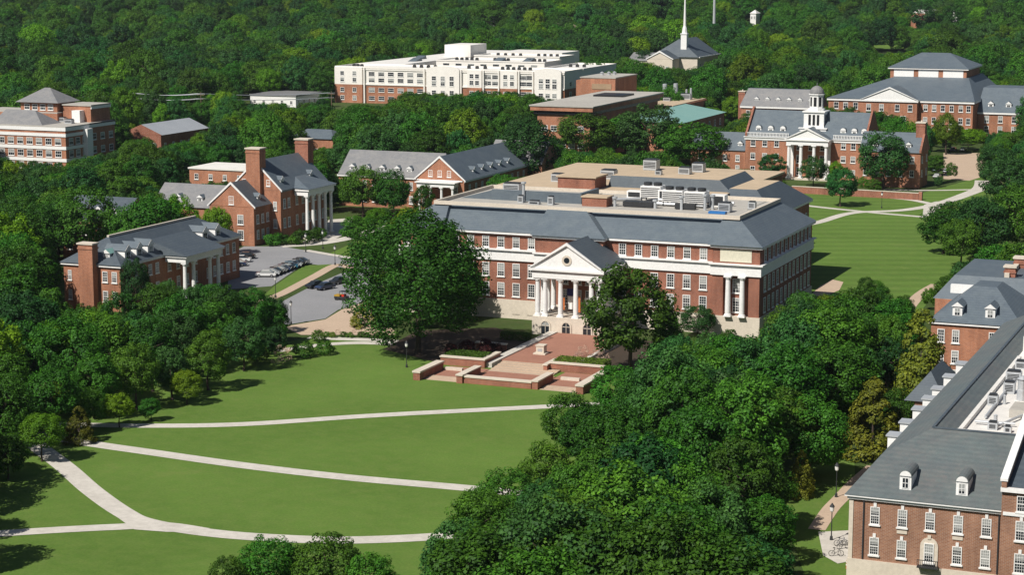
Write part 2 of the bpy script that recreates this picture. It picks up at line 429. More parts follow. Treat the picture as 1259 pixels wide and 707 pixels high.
def column(root, F, s, d, z0, z1, r=.42, m='white'):
    k = (round(z1 - z0, 3), r, m)
    if k not in COL:
        h = z1 - z0
        b = MB(); b.box(-r * 1.35, r * 1.35, -r * 1.35, r * 1.35, 0, .2)
        b.lathe(0, 0, [(r * 1.25, .203), (r * 1.25, .4), (r, .5), (r, h * .35), (r * .84, h - .75), (r * 1.2, h - .5), (r * 1.25, h - .28)], 14)
        b.box(-r * 1.35, r * 1.35, -r * 1.35, r * 1.35, h - .277, h - .003)
        COL[k] = b.mesh('column', M[m])
    return inst('column', COL[k], root, F(s, d, z0))
def pediment(b, F0, s0, s1, z, h, d0, d1):
    """gabled porch roof: white front (m 0), slate slopes (m 1) and raking cornice"""
    b.F = F0; sm = (s0 + s1) / 2
    P = [(s0, d0, z), (s1, d0, z), (sm, d0, z + h), (s0, d1, z), (s1, d1, z), (sm, d1, z + h)]
    b.add(P, [(3, 4, 5), (0, 2, 1), (0, 1, 4, 3)], 0); n = len(b.v) - 6
    for f in ((1, 2, 5, 4), (0, 3, 5, 2)): b.f.append([n + i for i in f]); b.m.append(1)
    t = .42
    for a in (s0, s1):                                 # raking cornices, proud of the face
        e = -.35 if a == s0 else .35
        q = [(a + e, z), (sm, z + h + .12), (sm, z + h + .12 - t * 1.25), (a + e * .1, z - .0 + .001)]
        if a == s0: b.prism([(x, y) for x, y in q], 1, d1 + .004, d1 + .4, 0)
        else: b.prism([(x + .002, y) for x, y in q], 1, d1 + .004, d1 + .4, 0)
    return b
def chimney(root, x0, x1, y0, y1, z0, z1, m='brick_orange', pots=2):
    c = MB().box(x0, x1, y0, y1, z0, z1).box(x0 - .12, x1 + .12, y0 - .12, y1 + .12, z1 - .9, z1 - .6).build('chimney', M[m], root)
    off = root.location
    b = MB().box(x0 - .2, x1 + .2, y0 - .2, y1 + .2, z1 + .003, z1 + .3)
    for i in range(pots):
        x = x0 + (x1 - x0) * (i + .5) / pots; b.lathe(x, (y0 + y1) / 2, [(.25, z1 + .303), (.2, z1 + .8)], 8)
    o = bpy.data.objects.new('chimney_cap', b.mesh('chimney_cap', M['stone'], tuple(off))); col.objects.link(o); o.parent = c
    return c
def rake(b, F, s0, s1, z, h, d=.3, t=.5, up=.18, m=0):
    """white raking boards of a plain gable"""
    b.F = F; sm = (s0 + s1) / 2
    for a in (s0, s1):
        e = -.5 if a == s0 else .5
        off = 0 if a == s0 else .002
        q = [(a + e, z - .35), (a + e, z + up - .15), (sm + off, z + h + up), (sm + off, z + h + up - t * 1.2)]
        b.prism(q, 1, .07, d, m)
    return b

# ================================================================== BUILDINGS
FOOT = []                                               # footprints kept free of trees
def foot(x0, x1, y0, y1, m=3.5): FOOT.append((x0 - m, x1 + m, y0 - m, y1 + m))
def units(root, spec, m='metal', name='rooftop_unit'):
    for (x, y, z, w, d, h) in spec:
        w, d, h = w * .85, d * .85, h * .8
        b = MB().box(x - w / 2, x + w / 2, y - d / 2, y + d / 2, z, z + h)
        b.box(x - w / 2 + .15, x + w / 2 - .15, y - d / 2 + .15, y + d / 2 - .15, z + h + .003, z + h + .22, 1)
        for i in range(4):
            zz = z + h * (.25 + .16 * i); b.box(x - w / 2 + .2, x + w / 2 - .2, y - d / 2 - .05, y - d / 2 - .004, zz, zz + h * .07, 1)
        b.build(name, [M[m], M['dark_metal']], root)

# ---- columned library ------------------------------------------------------------------------
def library():
    r = thing('library', 'long red brick library with white columned portico and slate mansard behind the brick terrace', 'library', (-128, 339, 0))
    X0, X1, Y0, Y1, E = -163.3, -92.9, 340.0, 376.5, 16.4
    foot(X0, X1, Y0, 426, 5)
    F, G = FB(Y0), FR(X1)
    w = MB().box(X0, X1, Y0, Y1, 3.6, E)
    w.box(-135.4, -122.2, 338.3, Y0, 3.6, E)                                     # middle block
    w.box(X0, -155, 339, Y0, 3.6, E)                                              # left pavilion
    for a, b in ((-101.6, -99.6), (-94.9, X1)): w.box(a, b, 339, Y0, 3.6, 11)      # right pavilion piers
    w.box(-101.6, X1, 339, Y0, 13.1, E)
    w.build('wall', M['brick'], r)
    s = MB().box(X0 - .2, X1 + .2, Y0 - .2, Y1 + .2, -1, 3.6)
    s.box(-135.6, -122, 338.1, Y0 - .2, -1, 3.6).box(X0 - .2, -154.8, 338.8, Y0 - .2, -1, 3.6).box(-101.8, X1 + .2, 338.8, Y0 - .2, -1, 3.6)
    s.build('stone_base', M['stone'], r)
    c = MB()                                                                       # entablature and eaves cornice
    c.box(X0 - .15, X1 + .35, Y0 - .35, Y0 - .004, 11, 12.9).box(X1 + .004, X1 + .35, Y0, Y1 + .3, 11, 12.9)
    c.box(X0 - .2, X1 + .75, Y0 - .75, Y0 - .004, 12.9, 13.15).box(X1 + .004, X1 + .75, Y0, Y1 + .7, 12.9, 13.15)
    c.box(-135.6, -121.9, 338.0, 338.296, 11, 12.9).box(-135.8, -121.7, 337.6, 338.296, 12.9, 13.15)
    c.box(-122.196, -121.9, 338.3, 339.6, 11, 12.9)
    c.box(-101.9, X1 + .35, 338.65, 339.6, 11.003, 12.897).box(-102.1, X1 + .75, 338.2, 339.2, 12.903, 13.147)
    c.box(X0 - .3, -154.7, 338.65, 339.6, 11.003, 12.897)
    c.build('entablature', M['white'], r)
    k = MB()
    k.box(X0 - .6, -135.7, Y0 - .6, Y0 - .004, E - .45, E).box(-121.9, X1 + .6, Y0 - .6, Y0 - .004, E - .45, E).box(X1 + .004, X1 + .6, Y0, Y1 + .6, E - .45, E)
    k.box(-135.9, -121.7, 337.75, 338.296, E - .45, E).box(-122.19, -121.7, 338.3, 339.4, E - .45, E)
    k.box(X0 - .6, -154.6, 338.45, 338.996, E - .45, E).box(-101.9, X1 + .6, 338.45, 338.996, E - .452, E - .002)
    k.build('cornice', M['white'], r)
    f = MB()
    f.mansard(X0, X1, Y0, Y1, E + .01, 4.1, 5.2, .7)
    f.mansard(-135.4, -122.2, 338.1, 348, E + .02, 4.16, (.4, 5.0, 5.0, .1), .72)
    f.mansard(X0 + .02, -154.8, 338.8, 348, E + .015, 4.13, (5, .6, 5.1, .1), .72)
    f.mansard(-101.6, X1 + .01, 338.8, 348, E + .016, 4.1, (.4, 5.2, 5.1, .1), .72)
    f.build('roof', [M['slate'], M['gravel']], r)
    MB().parapet(X0 + 5.0, X1 - 5.0, 343.2, Y1 - 5.0, E + 4.05, E + 4.75, .45).build('parapet', M['stone'], r)
    # windows
    right = [-119.0 + 3.08 * i for i in range(6)]
    left = [-136.9 - 3.08 * i for i in range(6)]
    win_row(r, F, right + left, (13.35,), w=1.4, h=2.15, nx=3, ny=4)
    win_row(r, F, right + left, (7.9, 4.2), w=1.45, h=2.55, nx=3, ny=5)
    win_row(r, F, right + left, (.9,), w=1.3, h=1.7, nx=3, ny=3)
    win_row(r, FB(339), [-162, -159.2, -156.4], (13.35, 7.9, 4.2), w=1.4, h=2.15, nx=3, ny=4)
    win_row(r, F, [-97.25], (7.7, 4.2), w=1.7, h=2.6, nx=3, ny=5)
    win_row(r, G, span(341, 375.8, 12), (13.3,), w=1.3, h=2.35, nx=2, ny=4)
    win_row(r, G, span(341, 375.8, 12), (7.9, 4.1), w=1.3, h=2.7, nx=2, ny=5)
    for y in (-98.55, -95.95): column(r, FB(339), y, .35, 3.6, 11, .5)
    MB(FB(339)).box(-100.2, -94.4, .004, .09, 13.45, 15.7).build('blank_panel', M['cream'], r)
    # portico
    PY = 328.0; P0, P1 = -131.6, -118.4
    MB().box(P0, P1, PY - .9, 338.05, -1, 3.3).build('portico_base', M['stone'], r)
    for x in (-129.0, -127.3 + 2.3, -121.0):
        b = MB(FB(PY - .9)); n = 8
        A = [(x - .75, .2), (x + .75, .2)] + [(x + .75 * math.cos(math.pi * i / n), 1.75 + .75 * math.sin(math.pi * i / n)) for i in range(n + 1)]
        b.prism(A, 1, .004, .05, 1)
        for i in range(n):
            t0, t1 = math.pi * i / n, math.pi * (i + 1) / n
            b.prism([(x + q * math.cos(t), 1.75 + q * math.sin(t)) for q, t in ((.76, t0), (1.05, t0), (1.05, t1), (.76, t1))], 1, .004, .16, 0)
        b.box(x - 1.05, x - .76, .004, .16, .2, 1.75).box(x + .76, x + 1.05, .004, .16, .2, 1.75)
        b.box(x - .04, x + .04, .055, .1, .2, 2.5).box(x - .74, x + .74, .055, .1, 1.7, 1.8)
        b.build('arched_doorway', [M['stone'], M['glass']], r)
    Fp = FB(PY)
    cxs = [P0 + .75, P0 + 2.2, P0 + 5.15, P1 - 5.15, P1 - 2.2, P1 - .75]
    for x in cxs: column(r, Fp, x, 0, 3.305, 10.3, .46)
    for y in (2.6, 5.2, 7.8): column(r, Fp, P1 - .75, -y, 3.305, 10.3, .46); column(r, Fp, P0 + .75, -y, 3.305, 10.3, .46)
    e = MB().box(P0 - .1, P1 + .1, PY - .75, 338.2, 10.303, 11.7).box(P0 - .55, P1 + .55, PY - 1.2, 338.25, 11.703, 12.1)
    e.build('portico_entablature', M['white'], r)
    pd = pediment(MB(), FB(PY), P0 - .4, P1 + .4, 12.103, 4.75, -14.5, .75).build('pediment', [M['white'], M['slate_dark']], r)
    b = MB(FB(PY - .75)); b.lathe(0, 0, [(.01, 0)], 3); b.v, b.f, b.m = [], [], []
    n = 14; xm, zm = (P0 + P1) / 2, 13.75
    for i in range(n):
        t0, t1 = 2 * math.pi * i / n, 2 * math.pi * (i + 1) / n
        b.prism([(xm + q * math.cos(t), zm + q * math.sin(t)) for q, t in ((.55, t0), (.95, t0), (.95, t1), (.55, t1))], 1, .004, .12, 0)
    b.prism([(xm + .54 * math.cos(2 * math.pi * i / n), zm + .54 * math.sin(2 * math.pi * i / n)) for i in range(n)], 1, .004, .05, 1)
    o = bpy.data.objects.new('round_window', b.mesh('round_window', [M['stone'], M['glass']], tuple(r.location))); col.objects.link(o); o.parent = pd
    win_row(r, FB(338.3), [-129.6, -127, -124.8, -122.9], (4.0, 7.6), w=1.4, h=2.6, nx=3, ny=5)
    MB(FB(PY)).box(P0 + 1.4, P1 - 1.4, .12, .2, 4.15, 4.25).box(P0 + 1.4, P1 - 1.4, .12, .2, 3.4, 3.48).build('railing', M['dark_metal'], r)
    # rear blocks
    q = MB().box(-160, -112, 377, 426, 0, E + 3.4).box(-112, -101.9, 380, 410, 0, E)
    q.box(-146.3, -138.2, 377.6, 384.3, 20.2, 22.6).box(-130.9, -126, 350.6, 354, 20.45, 22.2)
    q.build('rear_wall', M['brick'], r)
    MB().ring(-112.3, -101.9, 380, 410, E - .45, E, .6).build('rear_cornice', M['white'], r)
    f = MB().mansard(-112, -101.9, 380, 410, E + .01, 4.6, (.05, 4.4, 4.4, 8), .7)
    f.box(-160.4, -111.6, 376.6, 426.4, E + 3.41, 20.25, 1)
    f.mansard(-137.6, -111.8, 384.4, 404, 20.26, 2.3, (.3, 2.4, .5, .5), .2)
    f.build('rear_roof', [M['slate_dark'], M['tan']], r)
    MB().box(-146.6, -137.9, 377.3, 384.6, 22.603, 22.9).box(-131.1, -125.8, 350.4, 354.2, 22.203, 22.45).build('penthouse_roof', M['tan'], r)
    win_row(r, FR(-101.9), span(382, 409, 8), (11.5, 7.5), w=1.3, h=2.3, nx=2, ny=4)
    # slate screen round the light well, and a pale stretch of roof beyond it
    g = MB().box(-150.6, -132, 353.2, 353.9, 20.45, 22.5).prism([(-157.5, 20.45), (-150.6, 20.45), (-150.6, 22.3)], 1, 353.5, 356)
    g.box(-132.7, -132, 353.9, 363, 20.45, 22.5); g.build('roof_screen', M['slate'], r)
    MB().box(-155, -134, 356.5, 370.5, 20.52, 20.62).box(-131, -100.5, 357, 370.5, 20.52, 20.6).build('roof_deck', M['gravel'], r)
    units(r, [(-167 + 5.5, 366.2, 20.6, 2.6, 2, 1.8)][:0] + [(-151, 365, 20.65, 4, 2.6, 2.2), (-143.5, 351.0, 20.52, 1.3, 1.2, 1.6), (-140.3, 350, 20.52, 2.4, 1.4, .7), (-137.0, 350.2, 20.52, 1.3, 1.3, 1.9),
              (-142.5, 398, 20.27, 3.6, 3, 2.3), (-133, 398, 22.6, 3.4, 3, 2.6), (-124, 393, 22.6, 2.8, 2.4, 1.6), (-122.6, 398, 22.6, 2.8, 2.6, 2.2), (-150.6, 389, 20.27, 3, 2.4, 2), (-128.6, 389.5, 22.6, 1.5, 1.5, 1),
              (-103.4, 352.5, 20.62, 2.6, 2.2, 2.0), (-99.8, 358, 20.62, 1.6, 1.5, 1.6)])
    for (x, y) in ((-120.8, 362.5), (-114.8, 357.5), (-110.3, 357)):                              # cooling towers on steel frames
        b = MB().box(x - 2, x + 2, y - 1.6, y + 1.6, 21.5, 23.6)
        for sx in (-1.8, 1.8):
            for sy_ in (-1.4, 1.4): b.box(x + sx - .1, x + sx + .1, y + sy_ - .1, y + sy_ + .1, 20.6, 21.497, 1)
        for i in range(5): b.box(x - 1.9, x + 1.9, y - 1.66, y - 1.603, 21.7 + .36 * i, 21.85 + .36 * i, 1)
        for sx in (-1, 1): b.lathe(x + sx, y, [(.8, 23.603), (.8, 24.2), (.7, 24.25)], 12, 1)
        b.build('cooling_tower', [M['white'], M['dark_metal']], r)
    for (x, y, h) in ((-124.9, 352.2, 1.5), (-117, 352.5, 1.3), (-107.6, 353.5, 2.6), (-106.6, 355, 2.4), (-111.8, 352.4, 2.2), (-143.8, 353.0, 3.4)):
        b = MB().lathe(x, y, [(.28, 20.5), (.28, 20.5 + h), (.5, 20.5 + h + .05), (.5, 20.5 + h + .4)], 10); b.build('vent_stack', M['metal'], r)
    for (p0, p1) in (((-123, 356.5, 21.0), (-108, 356.0, 21.0)), ((-119, 360.5, 21.2), (-104, 360.5, 21.2)), ((-112, 359, 20.9), (-112, 369, 20.9)), ((-128, 358, 21), (-123, 362, 21))):
        MB().tube(p0, p1, .28, 8).build('pipe', M['metal'], r)
    for (x, y, w_, d_, h_) in ((-117.8, 361.5, 2.6, 2.0, 2.4), (-106.8, 359.5, 3.0, 2.2, 2.2), (-108.5, 364, 2.4, 2.4, 1.6), (-125.5, 366, 3, 2, 1.4)):
        MB().box(x - w_ / 2, x + w_ / 2, y - d_ / 2, y + d_ / 2, 20.62, 20.62 + h_).box(x - w_ / 2 + .3, x + w_ / 2 - .3, y - d_ / 2 - .06, y - d_ / 2 - .004, 20.9, 20.4 + h_, 1).build('air_handler', [M['white'], M['dark_metal']], r)
    for (x0, x1, y0, y1) in ((-123.4, -117.6, 352.4, 354.6), (-113.2, -109.4, 352.6, 354.0)):
        MB().box(x0, x1, y0, y1, 20.62, 21.6).build('duct', M['dark_metal'], r)
    MB().box(-105.6, -102.4, 349.0, 350.3, 20.55, 20.95).build('tarpaulin', M['blue'], r)
library()

def banner(x, y, z0, z1, w, m, label):
    b = MB(FB(y)); n = 8
    for i in range(n):
        a0, a1 = x - w / 2 + w * i / n, x - w / 2 + w * (i + 1) / n; q = .06 * math.sin(i * 1.9); q1 = .06 * math.sin((i + 1) * 1.9)
        b.add([(a0, q, z0), (a1, q1, z0), (a1, q1, z1), (a0, q, z1), (a0, q - .02, z0), (a1, q1 - .02, z0), (a1, q1 - .02, z1), (a0, q - .02, z1)], [(0, 1, 2, 3), (7, 6, 5, 4), (0, 3, 7, 4), (1, 5, 6, 2), (3, 2, 6, 7), (0, 4, 5, 1)])
    o = bpy.data.objects.new('banner', b.mesh('banner', M[m], (x, y, z0))); o.location = (x, y, z0); col.objects.link(o)
    tag(o, label, 'banner', 'banners inside the library portico')
banner(-127.0, 330.5, 4.2, 6.4, .8, 'orange', 'narrow orange banner behind the left columns of the library portico')
banner(-124.2, 330.5, 3.9, 6.9, 1.2, 'orange', 'wide orange banner in the middle of the library portico')
banner(-125.7, 331.5, 4.2, 6.6, 1.3, 'white', 'pale banner left of the wide orange one in the library portico')
banner(-125.8, 331.3, 6.7, 8.0, 1.4, 'navy', 'dark blue banner hanging highest in the library portico')
banner(-121.8, 330.8, 4.0, 6.6, 2.2, 'white', 'broad white banner behind the right columns of the library portico')

# ---- generic helpers for brick halls -----------------------------------------------------------
def facade_rows(r, F, ss, zs, **k): win_row(r, F, ss, zs, **k)

# ---- near hall with tall end chimney -----------------------------------------------------------
def near_hall():
    r = thing('brick_hall', 'red brick hall with massive end chimney and hipped slate roof among the left trees', 'hall', (-218.6, 339, 0))
    X0, X1, Y0, Y1, E = -225.0, -212.2, 317.4, 362.0, 9.0
    foot(X0, X1, Y0, Y1, 4); foot(-212, -207, 330, 348, 3)
    F, G = FB(Y0), FR(X1)
    MB().box(X0, X1, Y0, Y1, -1, E).build('wall', M['brick_orange'], r)
    MB().ring(X0, X1, Y0, Y1, E - .45, E, .4).build('cornice', M['white'], r)
    f = MB().roof(X0, X1, Y0, Y1, E + .01, 4.5, 'y', 6.0, 7.0, .6).build('roof', M['slate_dark'], r)
    b = MB().box(-218.85, -218.35, 323.2, 355.2, 13.38, 13.75)
    o = bpy.data.objects.new('ridge_cap', b.mesh('ridge_cap', M['stone'], tuple(r.location))); col.objects.link(o); o.parent = f
    chimney(r, -220.4, -217.2, 315.7, 317.6, -1, 12.9, pots=0)
    win_row(r, F, [-215.6, -213.5], (5.6, 1.8), w=1.15, h=2.1)
    win_row(r, F, [-223.6], (5.6, 1.8), w=.8, h=1.9)
    win_row(r, G, span(319, 331.5, 5), (5.7, 1.9), w=1.2, h=2.1)
    win_row(r, G, span(333, 346, 4), (5.5, 1.8), w=1.2, h=2.2)
    win_row(r, G, span(348, 361, 5), (5.7, 1.9), w=1.2, h=2.1)
    dormer(r, F, -216.0, -1.2, E + .5, 1.5, 1.5, 3.4, 'copper')
    for y in (321.6, 325.6, 329.6): dormer(r, G, y, -.9, E + .35, 2.1, 2.0, 3.8)
    for y in (350.0, 355.0): dormer(r, G, y, -.9, E + .35, 2.1, 2.0, 3.8)
    S0, S1 = 332.6, 346.4
    MB(G).box(S0, S1, .004, 5.1, -1, .5).build('porch_floor', M['stone'], r)
    for s in (S0 + .6, S0 + 3.8, S1 - 3.8, S1 - .6): column(r, G, s, 4.5, .5, 7.6, .42)
    MB(G).box(S0, S1, .42, 5.1, 7.603, 8.6).box(S0 - .35, S1 + .35, .42, 5.5, 8.603, 9.0).build('porch_entablature', M['white'], r)
    b = MB(G); p = [(.02, 9.012), (5.8, 9.012), (.02 - 3, 11.6)]
    b.prism(p, 0, S0 - .6, S1 + .6) if False else b.add([(S0 - .6, -1.2, 9.012), (S1 + .6, -1.2, 9.012), (S1 + .6, 5.75, 9.012), (S0 - .6, 5.75, 9.012), (S0 - .2, -3.3, 11.9), (S1 + .2, -3.3, 11.9)],
        [(0, 1, 2, 3), (3, 2, 5, 4), (0, 4, 5, 1), (0, 3, 4), (1, 5, 2)])
    b.build('porch_roof', M['slate_dark'], r)
near_hall()

# ---- hall with twin gables and two tall chimneys -------------------------------------------------
def twin_gable_hall():
    r = thing('brick_hall', 'red brick hall with stepped gables, tall chimneys and shaded white porch beyond the car park', 'hall', (-236, 422, 0))
    foot(-243, -225, 402, 434, 4); foot(-268, -243, 404, 424, 3)
    X0, X1, Y0, Y1, E = -242.4, -229.1, 410.5, 433.5, 12.4
    F, G = FB(Y0), FR(X1)
    MB().box(X0, X1, Y0, Y1, -1, E).build('wall', M['brick_orange'], r)
    MB(G).box(Y0, Y1, .004, .4, E - .4, E).build('cornice', M['slate'], r)
    MB().roof(X0, X1, Y0, Y1, E + .01, 6.8, 'y', 0, 0, .55).build('roof', [M['slate'], M['brick_orange']], r)
    rake(MB(), F, X0, X1, E, 6.8).build('gable_trim', M['white'], r)
    chimney(r, -237.6, -233.9, 409.3, 412.2, 9, 22.0, 'brick_orange', 0)
    chimney(r, -236.6, -233.0, 431.6, 434.4, 9, 22.3, 'brick', 0)
    win_row(r, F, [-238.9, -232.3], (13.3,), w=1.0, h=1.5, nx=2, ny=2)
    win_row(r, F, [-230.6], (7.6, 3.4), w=.95, h=2.1)
    win_row(r, G, [412.2, 414.4], (8, 3.4), w=1.1, h=2.3); win_row(r, G, span(416.8, 429, 4), (8.2, 3.4), w=1.1, h=2.4); win_row(r, G, [431.6], (8, 3.4), w=1.1, h=2.3)
    for y in (413.6, 428.2): dormer(r, G, y, -1.2, E + .5, 1.7, 1.7, 2.6)
    S0, S1 = 416.6, 430
    MB(G).box(S0, S1, .004, 4.0, -1, .4).build('porch_floor', M['stone'], r)
    for s in (S0 + .6, S0 + 3.6, (S0 + S1) / 2, S1 - 3.6, S1 - .6): column(r, G, s, 3.4, .4, 10.6, .42)
    MB(G).box(S0, S1, .42, 4.0, 10.603, 11.7).box(S0 - .3, S1 + .3, .42, 4.4, 11.703, 12.1).build('porch_entablature', M['white'], r)
    MB(G).add([(S0 - .5, -1, 12.42), (S1 + .5, -1, 12.42), (S1 + .5, 4.6, 12.2), (S0 - .5, 4.6, 12.2), ((S0 + S1) / 2 - 1, -3.4, 15.2), ((S0 + S1) / 2 + 1, -3.4, 15.2)],
              [(0, 1, 2, 3), (3, 2, 5, 4), (0, 4, 5, 1), (0, 3, 4), (1, 5, 2)]).build('porch_roof', M['slate'], r)
    # lower gabled wing towards the viewer, and grey-roofed side wing
    W = FB(402.5); V = FR(-231.8)
    MB().box(-243.7, -231.8, 402.5, 410.49, -1, 9.2).build('wing_wall', M['brick_orange'], r)
    MB().box(-263, -243.71, 408, 420, -1, 7.6).build('side_wing_wall', M['brick_orange'], r)
    MB().roof(-243.7, -231.8, 402.5, 410.4, 9.21, 5.6, 'y', 0, 0, .45).build('wing_roof', [M['slate_dark'], M['brick_orange']], r)
    MB().roof(-263, -242.7, 408, 420, 7.61, 4.9, 'x', 0, 0, .45).build('side_wing_roof', [M['slate_grey'], M['brick_orange']], r)
    rake(MB(), W, -243.7, -231.8, 9.2, 5.6).build('gable_trim', M['white'], r)
    window(r, W, -237.75, 9.6, 1.3, 2.0); win_row(r, W, [-235.4], (5.0, 1.4), w=1.6, h=2.3); win_row(r, W, [-240.4], (5.0, 1.4), w=1.3, h=2.1)
    win_row(r, V, span(403, 410, 3), (5.2, 1.6), w=1.1, h=2.1)
    dormer(r, V, 407.2, -1.2, 9.9, 1.4, 1.4, 2.4)
    dormer(r, FB(408), -256.5, -1.4, 8.4, 1.4, 1.4, 2.4); dormer(r, FB(408), -250.5, -1.4, 8.4, 1.4, 1.4, 2.4)
    MB().box(-252, -238, 396.2, 396.7, -1, 2.0).build('garden_wall', M['brick_orange'], r)
twin_gable_hall()

# ---- H-shaped hall with a gabled white porch ------------------------------------------------------
def porch_hall():
    r = thing('brick_hall', 'brick hall with long pale grey roof and orange gable over a white porch', 'hall', (-225, 485, 0))
    foot(-250, -225, 478, 493, 3.5); foot(-225, -211, 472, 522, 3.5); foot(-226, -206, 520, 536, 3)
    F, W, V = FB(478.5), FB(476.5), FR(-211)
    MB().box(-249, -225.01, 478.5, 492.5, -1, 8.5).box(-225, -211, 476.5, 522, -1, 8.5).box(-224, -207, 522.01, 535, -1, 8.5).build('wall', M['brick_orange'], r)
    MB().roof(-249, -218.2, 478.5, 492.5, 8.51, 6.1, 'x', 0, 2.0, .5, 0, 1).build('roof', [M['slate_grey'], M['brick_orange']], r)
    MB().roof(-225, -211, 476.5, 524, 8.52, 6.2, 'y', 0, 0, .5, 0, 1).build('gable_roof', [M['slate'], M['brick_orange']], r)
    MB().roof(-224, -207, 522.02, 535, 8.51, 6.0, 'x', 0, 0, .5, 0, 1).build('rear_roof', [M['slate_grey'], M['brick_orange']], r)
    MB().box(-249.3, -225.02, 478.1, 478.496, 8.05, 8.5).box(-210.996, -210.6, 476.5, 522, 8.05, 8.5).build('cornice', M['white'], r)
    rake(MB(), W, -225, -211, 8.5, 6.2).build('gable_trim', M['white'], r)
    MB(W).box(-224.6, -211.4, .004, .25, 8.2, 8.5).build('gable_band', M['white'], r)
    win_row(r, W, [-220.7, -218, -215.3], (9.3,), w=1.15, h=1.7, nx=2, ny=3)
    win_row(r, W, [-222.6, -213.4], (5.0, 1.4), w=1.2, h=2.1)
    for x in (-245.5, -241, -236.5, -232, -228.4): dormer(r, F, x, -1.2, 9.1, 1.5, 1.5, 2.6)
    win_row(r, F, span(-248, -226, 8), (5.1, 1.4), w=1.15, h=2.1)
    for y in (486, 492, 498, 504, 510): dormer(r, V, y, -1.2, 9.1, 1.5, 1.5, 2.6)
    win_row(r, V, span(478, 520, 10), (5.1, 1.4), w=1.15, h=2.1)
    P = FB(474.0)
    MB(P).box(-223.4, -212.6, -2.49, .5, -1, .4).build('porch_floor', M['stone'], r)
    for x in (-222.8, -219.6, -216.4, -213.2): column(r, P, x, 0, .4, 6.9, .38)
    MB(P).box(-223.4, -212.6, -2.48, .5, 6.903, 7.9).box(-223.8, -212.2, -2.48, .9, 7.903, 8.15).build('porch_entablature', M['white'], r)
    window(r, W, -218, .5, 2.0, 2.9, 3, 3)
porch_hall()

